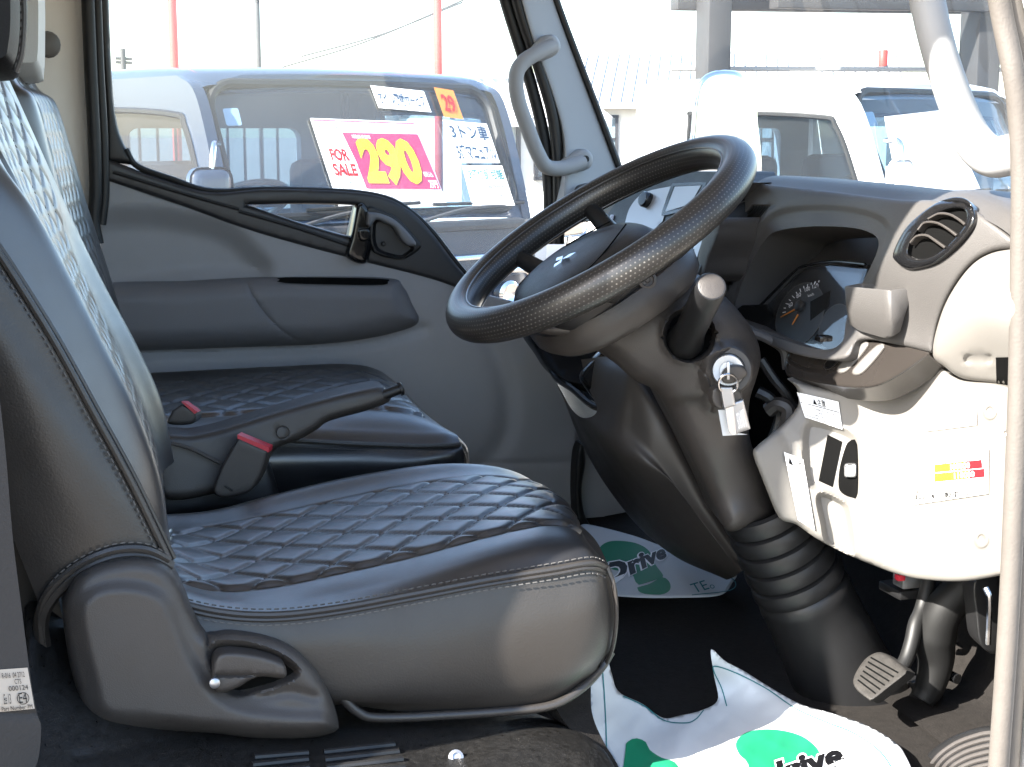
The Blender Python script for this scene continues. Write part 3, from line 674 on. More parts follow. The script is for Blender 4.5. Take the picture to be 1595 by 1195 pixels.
# ---- passenger seat
ps = thing('passenger_seat', 'black quilted leather passenger seat beyond the handbrake, beside the far door', 'seat', (.35, 1.15, .95))
Q = [[(215, 692, .9), (330, 690, .9), (430, 686, .9), (540, 691, .9), (640, 695, .9), (695, 694, .9), (716, 692, .905)],
     [(215, 674, .93), (330, 668, .93), (430, 664, .93), (540, 668, .93), (640, 672, .93), (690, 673, .93), (712, 678, .93)],
     [(215, 655, 1.0), (330, 648, 1.0), (430, 641, 1.0), (540, 636, 1.0), (620, 640, 1.0), (668, 652, 1.0), (694, 668, 1.0)],
     [(215, 622, 1.16), (330, 616, 1.16), (430, 608, 1.16), (530, 602, 1.16), (600, 610, 1.16), (645, 630, 1.16), (672, 655, 1.16)],
     [(215, 598, 1.33), (330, 590, 1.33), (430, 580, 1.33), (520, 576, 1.33), (580, 583, 1.33), (620, 604, 1.33), (648, 634, 1.33)],
     [(215, 582, 1.4), (330, 576, 1.4), (430, 571, 1.4), (530, 567, 1.4), (580, 573, 1.4), (612, 592, 1.4), (640, 622, 1.4)],
     [(215, 590, 1.43), (330, 584, 1.43), (430, 580, 1.43), (530, 577, 1.43), (580, 583, 1.43), (608, 602, 1.43), (632, 630, 1.43)]]
G = quilt(rows_grid(Q, 150, 200), 2.0, 4.0, .0, .8, 'x', .082, .0042, 7)
pc = MB().add(*g_grid(G)).build('seat_cushion', m_leather, ps, angle=60)
sew(pc)
T1 = [(215, 730, .885), (330, 728, .885), (430, 722, .885), (540, 724, .885), (640, 722, .885), (700, 714, .888), (723, 708, .9)]
T2 = [(215, 800, .9), (330, 798, .9), (430, 780, .9), (540, 775, .9), (640, 770, .9), (696, 755, .905), (720, 745, .92)]
MB().add(*g_grid(wrinkle(rows_grid([Q[0], T1, T2], 40, 100), .003, 2, 4, 5))).build('cushion_side', m_leather, pc, angle=60)
fr2 = []
for k, r in enumerate(Q):
    a = at(*r[-1]); xm = .015 * math.sin(math.pi * k / 6); fr2.append([a, a + np.array([.012 + xm, 0, -.03]), a + np.array([.01 + xm, 0, -.1]), a + np.array([-.01, 0, -.2])])
FG = np.array([cr(np.array(f), 24) for f in fr2]); FG = np.array([cr(FG[:, j], 40) for j in range(24)]); MB().add(*g_grid(FG)).build('cushion_front', m_leather, pc, angle=60)
tube('piping', m_leather_side, pc, cr(np.array([at(p[0], p[1], p[2] - .003) for p in Q[0]]), 60), .0045, n=8)
stitches(pc, m_stitch, cr(np.array([at(p[0], p[1] + 9, p[2] - .007) for p in Q[0]]), 60), up=(0, -1, .2))
sy = [-60, 118, 160, 240, 310, 370, 430, 520, 600]; sx = [10, 50, 86, 112, 132, 151, 170, 195, 215]
def prow(k, dx, Y): return [(x + dx, 200 + (y - 200) * k, Y) for x, y in zip(sx, sy)]
G = rows_grid([prow(1.17, -70, .9), prow(1.15, -34, .93), prow(1.1, -32, 1.02), prow(1.05, -22, 1.15), prow(1.0, -8, 1.3), prow(.98, 0, 1.36), prow(.97, -22, 1.42)], 150, 200)
pb = MB().add(*g_grid(quilt(G, 2, 4, .1, .95, 'len', .06, .003, 7))).build('backrest', m_leather, ps, angle=60)
sew(pb)
tube('piping', m_leather_side, pb, cr(np.array([at(p[0] + 4, p[1], p[2] - .002) for p in prow(1.17, -70, .9)]), 40), .004, n=8)
headrest(ps, [(-20, -90), (60, -90), (70, -20), (71, 60), (69, 112), (60, 126), (0, 118), (-20, 60)], 1.08, 1.32, m_pale)

# ---- middle: parking brake, buckles
pk = thing('parking_brake', 'black parking brake lever with a push button between the seats', 'lever', at(330, 760, .84))
lvr = sm([(250, 684), (300, 676), (343, 667), (428, 641), (522, 615), (588, 601), (600, 604), (608, 614), (606, 626), (570, 640), (513, 656), (494, 669), (466, 685), (430, 700), (400, 740), (330, 770), (250, 772)], 5)
pl, pm = relief('lever_body', m_column, pk, lvr, [(250, 684, .80), (600, 600, .82), (430, 760, .79)], rim=(12, .02), step=8, ext=(0, .05, 0), feats=[('groove', ell(440, 674, 10, 10, 0, 24), .0015, 1.2)])
lathe('release_button', m_plast, pk, at(604, 613, .825), at(620, 607, .825) - at(604, 613, .825), [(.0085, -.01), (.0085, .02), (.0115, .02), (.0115, .024), (.009, .026)], 14)
tube('boot_seam', m_cover, pl, [at(268, 690, .785), at(300, 700, .782), at(345, 722, .78)], .003, n=6, samples=12)
base = relief('brake_base', m_plast, pk, sm([(225, 690), (300, 685), (400, 700), (428, 745), (425, 790), (330, 800), (225, 800)], 8), [(250, 684, .82), (600, 600, .82), (430, 760, .81)], rim=(14, .02), step=12, ext=(0, .08, 0))[0]
def buckle(px, Y, label):
    t = thing('seat_belt_buckle', label, 'buckle', at(px[3][0], px[3][1], Y), 'seat belt buckles between the seats')
    b_, mm = relief('buckle_body', m_cover, t, sm([(p[0], p[1], 1) if k < 2 else p for k, p in enumerate(px)], 4), [(0, 0, Y), (900, 300, Y), (500, 600, Y)], rim=(5, .006), step=7, ext=(.01, .022, 0))
    return t, b_, mm
t1, b1, mm1 = buckle([(371, 682), (418, 703), (410, 730), (400, 752), (384, 768), (348, 775), (333, 765), (342, 735), (356, 708)], .755, 'seat belt buckle with red button, in front of the parking brake')
relief('release_button', m_red, t1, sm([(370, 677), (419, 697), (418, 705), (370, 684)], 3, corners=True), [(0, 0, .757), (900, 300, .757), (500, 600, .757)], step=6, ext=(.008, .016, 0))
tube('slot_seam', m_plast, b1, [at(350, 757, .7535), at(362, 764, .7535)], .0012, n=6)
t2, b2, mm2 = buckle([(268, 640), (284, 629), (305, 643), (300, 660), (262, 660)], .9, 'small seat belt buckle with red button, tucked by the passenger cushion')
relief('release_button', m_red, t2, sm([(282, 626), (288, 627), (308, 642), (303, 645)], 3, corners=True), [(0, 0, .898), (900, 300, .898), (500, 600, .898)], step=5, ext=(.006, .012, 0))

# ---- seat riser, sill, belt
rs = thing('seat_riser', 'black plastic seat riser with ribbed step under the driver seat', 'seat base', at(500, 1190, .1))
ris, rm_ = relief('riser_cover', m_riser, rs, sm([(40, 920, 1), (110, 930), (180, 1080), (320, 1120), (520, 1130), (700, 1128), (830, 1126), (885, 1133), (925, 1155), (952, 1185), (985, 1260, 1), (985, 1330, 1), (20, 1330, 1)], 8), [(60, 950, .24), (300, 1130, .2), (600, 1130, .21), (900, 1140, .2), (300, 1190, .1), (600, 1190, .1), (930, 1200, .12), (500, 1300, -.02), (60, 1250, .0)], rim=(22, .02), step=12, ext=(0, .2, -.05),
    feats=[('bump', sm([(690, 1350), (720, 1200), (800, 1150), (870, 1150), (930, 1190), (960, 1350)]), .03, 40), ('groove', cr([(120, 1180), (300, 1150), (500, 1150), (660, 1165)], 30), .004, 8)])
for k, (x0, y0, x1, y1) in enumerate(((392, 1192, 480, 1183), (395, 1180, 480, 1173), (504, 1172, 614, 1160), (506, 1184, 620, 1171), (508, 1196, 626, 1183), (508, 1208, 630, 1196), (395, 1204, 482, 1196))):
    L = np.array([(x0 + (x1 - x0) * t, y0 + (y1 - y0) * t) for t in np.linspace(0, 1, 10)]); tube('rib', m_plast, ris, rm_(L, .002), .0042, n=8)
lathe('screw', m_steel, ris, rm_([(710, 1180)], .002)[0], (0, -.8, .6), [(.009, -.002), (.009, .002), (.005, .003), (.005, .001)], 16)
relief('riser_side', m_carpet, rs, sm([(862, 1088), (895, 1066), (918, 1052), (922, 1110), (940, 1155), (966, 1200), (980, 1260), (950, 1260), (925, 1160), (888, 1135)], 8), [(900, 1100, .25), (960, 1050, .3), (980, 1250, .16), (890, 1130, .22)], step=12, ext=(-.02, .1, 0))
sb = thing('seat_belt', 'dark seat belt webbing with pale approval label, hanging behind the driver seat hinge cover', 'seat belt', at(20, 1150, .04))
bb, bmm = relief('webbing', m_belt, sb, sm([(-60, 560, 1), (-8, 560, 1), (8, 700), (20, 840), (35, 960), (48, 1060), (57, 1110), (64, 1135), (60, 1180), (50, 1215), (45, 1300, 1), (-60, 1300, 1)], 10), [(0, 600, .05), (0, 1200, .02), (60, 900, .06)], step=14, ext=(0, .004, 0), feats=[('groove', cr([(-60, 1108), (58, 1112)], 10), .004, 5)])
lq = [(-40, 1046), (43, 1040), (54, 1104), (-40, 1113)]
lab = decal('belt_label', m_label, sb, sm(lq, 6, corners=True), bmm, .0015); 
text('label_print', m_grey_ink, lab, [('E4', sub(lq, .76, .62, .9, .85)), ('R-016  04 2712', sub(lq, .5, .1, .92, .24)), ('CTS', sub(lq, .72, .28, .84, .4)), ('000124', sub(lq, .6, .44, .95, .56)), ('Ee 13', sub(lq, .5, .62, .62, .85)), ('Part Number 7M', sub(lq, .45, .9, .97, .99))], bmm, .0035)
ribbon('print_ring', m_grey_ink, lab, ell(36, 1088, 9, 9, 0, 24), 1.1, bmm, .0035, True)

# ================================================================== STEERING WHEEL AND COLUMN
WC = np.array([.735, .47, 1.6326]); WT = math.radians(31.8); WR = .2178
wu = np.array([math.cos(WT), 0, math.sin(WT)]); wv = np.array([0, 1.0, 0]); wn = np.array([-math.sin(WT), 0, math.cos(WT)])
def wp(u, v, n): return WC + wu * u + wv * v + wn * n
sw = thing('steering_wheel', 'black perforated leather steering wheel with airbag pad, over the driver seat', 'steering wheel', tuple(WC))
NA, NB = 160, 24
G = np.array([[wp(*(np.array([math.cos(a), math.sin(a), 0]) * (WR + .0235 * math.cos(b))), .0235 * math.sin(b)) if False else WC + (wu * math.cos(a) + wv * math.sin(a)) * (WR + .0238 * math.cos(b)) + wn * .0238 * math.sin(b) for b in np.linspace(0, 2 * math.pi, NB, endpoint=False)] for a in np.linspace(0, 2 * math.pi, NA, endpoint=False)])
V, Fc = g_grid(G, True, True); me = mesh(V, Fc); uvl = me.uv_layers.new(name='UVMap'); k = 0
for i in range(NA):
    for j in range(NB):
        for (a, b) in ((i, j), (i + 1, j), (i + 1, j + 1), (i, j + 1)):
            uvl.data[k].uv = (a / NA, b / NB); k += 1
rim = link('rim', me, m_wheel, sw, angle=0)
for d, ang in ((.0243, 2.35), (.0243, 3.93)):   # seams of the leather cover, inner side
    tube('seam', m_leather, rim, [WC + (wu * math.cos(a) + wv * math.sin(a)) * (WR + d * math.cos(ang)) + wn * d * math.sin(ang) for a in np.linspace(0, 2 * math.pi, 90, endpoint=False)], .0012, n=6, closed=True)
def sup(a, b, n=40, e=2.6):
    t = np.linspace(0, 2 * math.pi, n, endpoint=False); c, s = np.cos(t), np.sin(t)
    return np.c_[a * np.sign(c) * np.abs(c) ** (2 / e), b * np.sign(s) * np.abs(s) ** (2 / e)]
def hub_loft(prof, off=(0, 0), e=2.6):
    return g_loft([[wp(off[0] + p[0], off[1] + p[1], z) for p in sup(a, b, 44, e)] for a, b, z in prof])
pad = MB().add(*hub_loft([(.105, .112, -.07), (.112, .12, -.05), (.11, .118, -.032), (.098, .106, -.016), (.07, .08, -.006), (.03, .035, -.002), (.004, .004, -.0015)], (-.04, 0))).build('airbag_pad', m_plast, sw, angle=60)
MB().add(*hub_loft([(.112, .118, -.105), (.122, .126, -.095), (.124, .128, -.075), (.118, .122, -.06)], (-.025, 0))).build('hub_shell', m_column, sw, angle=50)
for s in (-1, 1):
    for uu in (-.055, .055):
        pts = [wp(uu * .9, s * .09, -.05), wp(uu * 1.1, s * .15, -.03), wp(uu * 1.25, s * (WR - .012), -.004)]
        tube('spoke', m_plast, sw, pts, [.017, .014, .012], n=10, samples=12)
pm_ = frame_map(wp(-.005, 0, .0195), -wu, -wv)
def rhomb(c, ang, a, b):
    d = np.array([math.cos(ang), math.sin(ang)]); q = np.array([-d[1], d[0]]); return [tuple(np.array(c) + d * a), tuple(np.array(c) + q * b), tuple(np.array(c) - d * a), tuple(np.array(c) - q * b)]
mb = MB()
for k in range(3):
    ang = math.radians(90 + 120 * k); c = np.array([math.cos(ang), math.sin(ang)]) * .011; Rr = np.array(rhomb(c, ang, .011, .0064))
    V, Fc, _ = sheet(Rr, frame_map(wp(-.06, 0, .0015), -wu, wv), step=.01, ext=tuple(-wn * .004)); mb.add(V, Fc)
mb.build('badge', m_chrome, pad)
for s, ln in ((1, .085), (-1, .085)):
    tube('pad_seam', m_dark, pad, [wp(.035 - .15 * t, s * (.03 + .055 * math.sin(t * 2.2)), -.0005 - .011 * t ** 2 - .004 * (s * (.03 + .055 * math.sin(t * 2.2)) / .09) ** 2) for t in np.linspace(0, 1, 16)], .0011, n=6)
text('pad_print', m_grey_ink, pad, [('SRS AIRBAG', [(-.02, -.03), (.02, -.03), (.02, -.024), (-.02, -.024)])], frame_map(wp(-.115, 0, -.007), -wv, wu), .001)
# hub skirt visible under the near rim
sk, skm = relief('hub_skirt', m_column, sw, sm([(838, 512), (905, 470), (985, 420), (1050, 385), (1078, 402), (1078, 424), (1040, 450), (985, 482), (940, 507), (905, 521), (860, 522)], 6), [(838, 512, .40), (1078, 402, .38), (1000, 470, .35), (905, 521, .37)], rim=(14, .02), step=8, ext=(.02, .08, -.01), feats=[('groove', cr([(925, 484), (970, 465), (1000, 448), (1008, 425), (1002, 412)], 20), -.004, 4)])
lathe('pad_screw', m_cover, sk, at(1008, 436, .352), (-.3, -1, .1), [(.012, 0), (.0125, .004), (.009, .005), (.008, .001), (.004, .001), (.003, .003)], 16)

col = thing('steering_column', 'charcoal steering column cover with ignition lock, bellows and lower shaft cover', 'steering column', tuple(at(1300, 1100, .46)))
c_out = sm([(900, 522), (945, 505), (988, 482), (1040, 452), (1084, 428), (1118, 452), (1152, 486), (1176, 522), (1185, 556), (1178, 590), (1168, 622), (1166, 660), (1170, 690), (1190, 745), (1207, 800), (1170, 818), (1140, 828), (1124, 815), (1100, 762), (1072, 702), (1046, 652), (1022, 610), (988, 592), (958, 566), (928, 545)], 6)
stk = ell(1074, 522, 38, 40, 0, 30); lock = ell(1137, 580, 44, 46, 0, 30)
step_ = sm([(1000, 650), (1040, 628), (1090, 622), (1112, 640), (1160, 640), (1230, 700), (1240, 860), (1120, 860), (1060, 720)], 8)
cc, cm2 = relief('column_cover', m_column, col, c_out, [(920, 530, .44), (1084, 440, .40), (1100, 540, .365), (1170, 560, .385), (1040, 640, .41), (1130, 700, .38), (1160, 810, .39), (1110, 780, .41), (1195, 780, .41)], rim=(30, .035), step=8, ext=(.03, .12, .0),
    feats=[('bump', step_, -.016, 22), ('bump', ell(1074, 522, 44, 46, 0, 30), .008, 12), ('bump', stk, -.045, 8), ('bump', lock, .02, 14), ('bump', ell(1136, 574, 27, 28, 0, 24), -.006, 5), ('groove', cr([(1072, 556), (1098, 582), (1108, 600), (1108, 640)], 20), .003, 2.5), ('groove', cr([(1106, 520), (1122, 540)], 8), .005, 4)])
decal('stalk_recess_shade', m_dark, cc, offs(stk, 3), cm2, .0006, 8)  # black sheet puts the shade into the stalk opening
# stalk
sa, sb_ = at(1066, 534, .40), at(1108, 446, .24)
stl = lathe('wiper_stalk', m_plast, col, sa, sb_ - sa, [(.024, -.005), (.026, .008), (.0225, .03), (.0205, .05), (.0205, np.linalg.norm(sb_ - sa) - .004), (.0185, np.linalg.norm(sb_ - sa))], 24)
ax = (sb_ - sa) / np.linalg.norm(sb_ - sa); lathe('stalk_cap', m_cover, stl, sb_ - ax * .001, ax, [(.017, 0), (.017, .0012), (.0155, .002), (.002, .0022)], 24)
# ignition lock
lk = at(1134, 577, .352); lax = np.array([-.42, -.9, .14]); lax /= np.linalg.norm(lax)
lathe('lock_ring', m_steel, col, lk, lax, [(.0225, -.012), (.0225, .006), (.0205, .009), (.012, .008), (.0115, .005), (.002, .005)], 28)
lathe('lock_collar', m_column, col, lk - lax * .012, lax, [(.035, -.02), (.0345, .006), (.031, .011), (.0235, .011)], 28, capped=False)
# bellows and lower shaft cover
a0, a1 = at(1194, 800, .46), at(1340, 1110, .46); axd = (a1 - a0) / np.linalg.norm(a1 - a0); LB = np.linalg.norm(at(1252, 922, .46) - a0)
prof = []
for k in range(5):
    dd = (LB + .01) / 5; s0 = -.02 + k * dd; R_ = .062 + .0015 * k
    prof += [(R_ - .006, s0), (R_ + .0015, s0 + dd * .1), (R_ + .004, s0 + dd * .35), (R_ + .004, s0 + dd * .65), (R_ + .0015, s0 + dd * .9)]
lathe('bellows', m_plast, col, a0, axd, prof, 40, capped=False)
LL = np.linalg.norm(a1 - a0)
lathe('shaft_cover', m_plast, col, a0, axd, [(.066, LB - .012), (.0705, LB - .006), (.072, LB + .006), (.0705, LB + .012), (.073, LB + .06), (.08, LL - .06), (.086, LL - .01), (.09, LL + .03)], 40, capped=False)

# ignition key with ring and tag
key = thing('ignition_key', 'silver ignition key with ring and clear tag hanging from the lock', 'key', tuple(at(1140, 600, .33)))
kp = lambda x, y, d=.33: at(x, y, d)
V, Fc = g_box((lk + lax * .022), (.004, .03, .024), np.c_[np.cross(lax, [0, 0, 1.0]), lax, [0, 0, 1.0]], .0012)
MB().add(V, Fc).build('key_head', m_steel, key)
relief('key_grip', m_cover, key, sm([(1140, 570), (1158, 572), (1163, 585), (1140, 597), (1125, 594), (1126, 580)], 3), [(0, 0, .324), (900, 300, .324), (500, 600, .324)], rim=(4, .004), step=5, ext=(.004, .01, 0))
tube('key_ring', m_chrome, key, [kp(1134 + 15 * math.cos(t), 598 + 15 * math.sin(t), .322 + .006 * math.sin(t)) for t in np.linspace(0, 2 * math.pi, 28, endpoint=False)], .0016, n=6, closed=True)
relief('spare_key', m_steel, key, sm([(1122, 603, 1), (1141, 603, 1), (1146, 632, 1), (1128, 637, 1)], 3), [(0, 0, .325), (900, 300, .325), (500, 600, .325)], rim=(3, .002), step=5, ext=(0, .004, 0))
relief('key_fob', m_cover, key, sm([(1110, 607), (1124, 603), (1150, 606), (1156, 622), (1142, 636), (1124, 638), (1110, 628)], 3), [(0, 0, .335), (900, 300, .335), (500, 600, .335)], rim=(5, .005), step=5, ext=(0, .012, 0))
relief('key_blade', m_chrome, key, sm([(1130, 634, 1), (1142, 632, 1), (1147, 676, 1), (1141, 677), (1135, 668)], 3), [(0, 0, .327), (900, 300, .327), (500, 600, .327)], step=6, ext=(0, .003, 0))
tg, tgm = relief('key_tag', m_steel, key, sm([(1141, 633), (1158, 622, 1), (1169, 668, 1), (1147, 676, 1)], 3), [(0, 0, .33), (900, 300, .33), (500, 600, .33)], rim=(4, .002), step=5, ext=(0, .005, 0))
text('tag_print', m_white, tg, [('MFT', [(1152, 640), (1158, 638), (1164, 664), (1157, 666)]), ('50718', [(1146, 644), (1151, 642), (1156, 667), (1151, 669)])], tgm, .002)
relief('paper_tag', m_paper, key, sm([(1119, 639, 1), (1132, 638, 1), (1148, 674, 1), (1164, 677, 1), (1126, 679, 1)], 3), [(0, 0, .338), (900, 300, .338), (500, 600, .338)], step=6, ext=(0, .001, 0))

# ================================================================== DASHBOARD
db = thing('dashboard', 'dark grey dashboard with instrument hood and round air vent, above the light knee panel', 'dashboard', (1.2, .6, 1.5))
dX = lambda x, y, X: (x, y, 'X', X)
dpt = [dX(1095, 430, 1.045), dX(1170, 290, 1.075), dX(1300, 305, 1.078), (1400, 316, .24), (1460, 312, .16), (1545, 350, .055), (1582, 380, .02), dX(1140, 480, 1.03), dX(1260, 345, 1.06), dX(1240, 540, 1.0), dX(1330, 470, 1.05), (1345, 400, .29), (1455, 362, .14), (1400, 440, .2), (1450, 545, .15), (1330, 530, .28), (1500, 420, .09)]
clu = sm([(1147, 487), (1151, 455), (1166, 418), (1188, 380), (1208, 361), (1260, 353), (1320, 354), (1352, 361), (1368, 374), (1364, 398), (1345, 437), (1329, 470), (1318, 500), (1312, 532), (1285, 545), (1230, 533), (1180, 513)], 6)
lip = sm([(1139, 490), (1142, 448), (1158, 400), (1184, 355), (1212, 332), (1260, 324), (1310, 325), (1356, 334), (1382, 350), (1384, 376), (1368, 410), (1350, 445), (1336, 480), (1326, 530), (1290, 556), (1225, 545), (1170, 522)], 6)
grl = sm([(1172, 320, 1), (1198, 321, 1), (1160, 385), (1138, 442, 1), (1112, 434, 1), (1122, 400), (1148, 352)], 5)
vin = sm([(1414, 393), (1419, 400), (1431, 403), (1449, 400), (1469, 388), (1489, 368), (1503, 348), (1504, 330), (1496, 324), (1479, 325), (1454, 335), (1434, 353), (1419, 375)], 4)
vout = sm([(1391, 395), (1396, 408), (1411, 418), (1429, 418), (1459, 408), (1491, 383), (1514, 355), (1519, 333), (1509, 313), (1489, 307), (1461, 315), (1434, 333), (1409, 358)], 4)
pad_out = sm([(1083, 436), (1092, 415), (1106, 372), (1132, 325), (1166, 285), (1200, 288), (1300, 299), (1400, 311), (1452, 312), (1500, 318), (1545, 345), (1585, 376, 1), (1585, 386, 1), (1545, 392), (1512, 412), (1482, 452), (1462, 500), (1452, 550, 1), (1392, 536), (1340, 530), (1316, 560), (1240, 552), (1170, 520), (1130, 470)], 6)
dpad, dmap = relief('dash_fascia', m_dash, db, pad_out, dpt, holes=[clu, vin], rim=(10, .01), step=10, ext=(.11, .02, -.02), feats=[('bump', lip, -.012, 14), ('bump', grl, -.012, 5), ('groove', cr([(1128, 470), (1128, 440), (1150, 392), (1180, 340), (1205, 318)], 24), .004, 4)])
# far flank of the dash towards the cab middle, and the top
tp = [[(1083, 436), (1106, 372), (1132, 325), (1166, 285)], ]
fl = [[at(x, y, X=1.05 + .1 * k) - np.array([0, 0, 0]) for x, y in ((1083, 436), (1106, 372), (1132, 325), (1166, 285))] for k in (0,)]
fl.append([p + np.array([.12, .03, 0]) for p in fl[0]]); G = np.array([cr(np.array(r), 16) for r in fl]); MB().add(*g_grid(G)).build('dash_flank', m_dash, db)
top = []
for x, y, X in ((1166, 286, 1.078), (1230, 291, 1.08), (1300, 299, 1.08), (1400, 311, 1.085), (1470, 314, 1.075), (1545, 346, 1.09), (1586, 377, 1.07)):
    a = at(x, y, X=X) if x < 1500 else at(x, y, .05 if x < 1560 else .02); top.append([a + np.array([.004, 0, -.003]), a + np.array([.05, 0, .012]), a + np.array([.16, 0, .0]), a + np.array([.31, 0, -.05])])
G = np.array([cr(np.array(t), 14) for t in top]); G = np.array([cr(G[:, j], 60) for j in range(14)]); MB().add(*g_grid(G)).build('dash_top', m_dash, db)
V, Fc = g_grid(np.array([cr([(x, y, z) for x, z in ((1.03, 1.60), (1.045, 1.65), (1.08, 1.668), (1.2, 1.665), (1.38, 1.62))], 20) for y in np.linspace(.68, 1.5, 20)])); MB().add(*g_grid(np.array(V).reshape(20, 20, 3))).build('dash_top', m_dash, db)
relief('top_plate', m_cover, db, sm([(1190, 292, 1), (1222, 284), (1240, 286), (1226, 298, 1)], 4), [dX(1190, 290, 1.12), dX(1240, 286, 1.13), dX(1226, 298, 1.1)], step=8, ext=(0, 0, -.01))
# left grille louvres
gl_ = decal('side_grille', m_dark, db, offs(grl, 2.5), dmap, .001, 8)  # dark backing stands in for the shade behind the louvres
for k in range(6):
    f = (k + .5) / 6; A = np.array([(1172 + 26 * f, 321 + f), (1148 + 20 * f - 2, 352 + 12 * f), (1122 + 26 * f, 398 + 6 * f), (1112 + 26 * f, 434 + 8 * f)]); tube('louvre', m_plast, gl_, dmap(cr(A, 16), .003), .0014, n=6)
# instrument cluster
cf_map = px_map([dX(1150, 480, 1.075), dX(1370, 370, 1.15), dX(1312, 530, 1.03), dX(1210, 362, 1.15)])
back_map = px_map([dX(1150, 480, 1.10), dX(1370, 370, 1.19), dX(1312, 530, 1.05), dX(1210, 362, 1.19)])
cl = relief('instrument_cluster', m_cover, db, offs(clu, -12), back_map, step=16)[0]
bez = sm([(1166, 505), (1200, 470), (1240, 428), (1258, 416), (1300, 414), (1345, 418), (1330, 470), (1318, 500), (1312, 536), (1285, 546), (1230, 534)], 6)
fmap2 = px_map([dX(1166, 505, 1.06), dX(1258, 416, 1.10), dX(1345, 418, 1.10), dX(1300, 540, 1.035)])
fc, fcm = relief('gauge_face', m_gloss, db, bez, fmap2, step=14, ext=(.02, 0, 0), rim=(5, .004))
dial = ell(1246, 490, 34, 52, 24, 40)
dl = decal('dial', m_plast, fc, dial, fcm, .001, 8); ribbon('dial_ring', m_cover, fc, dial, 1.6, fcm, .0018, True)
d2 = ell(1300, 508, 22, 36, 22, 40); decal('dial', m_plast, fc, d2, fcm, .001, 8); ribbon('dial_ring', m_cover, fc, d2, 1.4, fcm, .0018, True)
mb = MB(); items = []
H = homography([(0, 0), (1, 0), (1, 1), (0, 1)], [(1222, 470), (1262, 436), (1280, 450), (1240, 500)])
arcp = [(1219, 487), (1221, 480), (1224, 473), (1229, 467), (1234, 461), (1240, 455), (1246, 450), (1252, 446), (1258, 443), (1264, 440.5), (1270, 438.5), (1276, 437)]
for k, (x, y) in enumerate(arcp):
    d = np.array([1255, 480]) - np.array([x, y]); d = d / np.linalg.norm(d); ln = 5 if k % 2 == 0 else 3
    L = np.array([(x, y), (x + d[0] * ln, y + d[1] * ln)]); V, Fc = g_tube(fcm(L, .0016), .0006, n=4); mb.add(V, Fc)
mb.build('tick_marks', m_white, fc)
text('dial_numbers', m_white, fc, [('60', [(1228, 474), (1234, 470), (1235, 476), (1229, 480)]), ('80', [(1240, 459), (1247, 455), (1248, 461), (1241, 465)]), ('100', [(1253, 449), (1261, 446), (1262, 452), (1254, 455)]), ('120', [(1265, 444), (1274, 441), (1275, 447), (1266, 450)]), ('km/h', [(1258, 459), (1267, 456), (1268, 460), (1259, 463)])], fcm, .0018)
ndl = tube('needle', m_orange, fc, fcm(np.array([(1216, 494), (1246, 478)], float), .004), [.0008, .0016], n=6)
tube('needle', m_orange, fc, fcm(np.array([(1234, 506), (1243, 490)], float), .004), [.0008, .0014], n=6)
lathe('needle_hub', m_plast, fc, fcm([(1248, 478)], .001)[0], (-1, -.2, .5), [(.009, 0), (.009, .006), (.006, .008)], 18)
decal('warning_screen', m_dark, fc, sm([(1262, 470, 1), (1294, 452, 1), (1290, 478, 1), (1262, 500, 1)], 4), fcm, .002, 8)
lens_map = px_map([dX(1150, 490, 1.035), dX(1208, 362, 1.12), dX(1368, 374, 1.11), dX(1300, 542, 1.02)])
relief('lens', m_lens, cl, sm([(1160, 505), (1200, 462), (1240, 424), (1258, 412), (1300, 408), (1350, 412), (1330, 470), (1318, 500), (1312, 536), (1285, 548), (1230, 536)], 6), fmap2, h0=.012, step=20)
tube('lens_edge', m_gloss, cl, fcm(cr([(1150, 506), (1190, 470), (1232, 428), (1254, 414), (1300, 408), (1348, 412)], 30), .012), .0022, n=8)
tube('cluster_trim', m_dash, db, [at(*p) for p in [(1150, 500, .60), (1172, 516, .56), (1205, 527, .5), (1240, 541, .44), (1275, 551, .38)]], .008, n=10, samples=24)
bx = box('trip_knob', m_gloss, cl, at(1283, 527, X=1.0), (.02, .016, .008), None, .002)
# round vent
vt, vm = relief('air_vent', m_gloss, db, vout, dmap, holes=[vin], rim=(8, .006, 1), step=5, h0=.012, ext=(.02, .004, -.01))
decal('vent_throat_shade', m_dark, vt, offs(vin, -2.5), dmap, -.006, 8)  # black sheet in place of the shade down the duct
for A in ([(1418, 378), (1428, 368), (1444, 367), (1458, 376), (1472, 386)], [(1430, 358), (1440, 347), (1458, 347), (1474, 355), (1490, 367)], [(1446, 341), (1462, 333), (1478, 334), (1492, 341), (1503, 350)]):
    L = cr(A, 14); a = dmap(L, .012); b = a + np.array([.014, .004, -.004]); G = np.stack([a, b]); V, Fc = g_grid(G)
    mb = MB().add(V, Fc); V, Fc = g_grid(np.stack([a + np.array([0, 0, -.002]), b + np.array([0, 0, -.002])])); mb.add(V, Fc); mb.add(*g_tube(a, .0016, n=6)); mb.build('louvre', m_cover, vt)
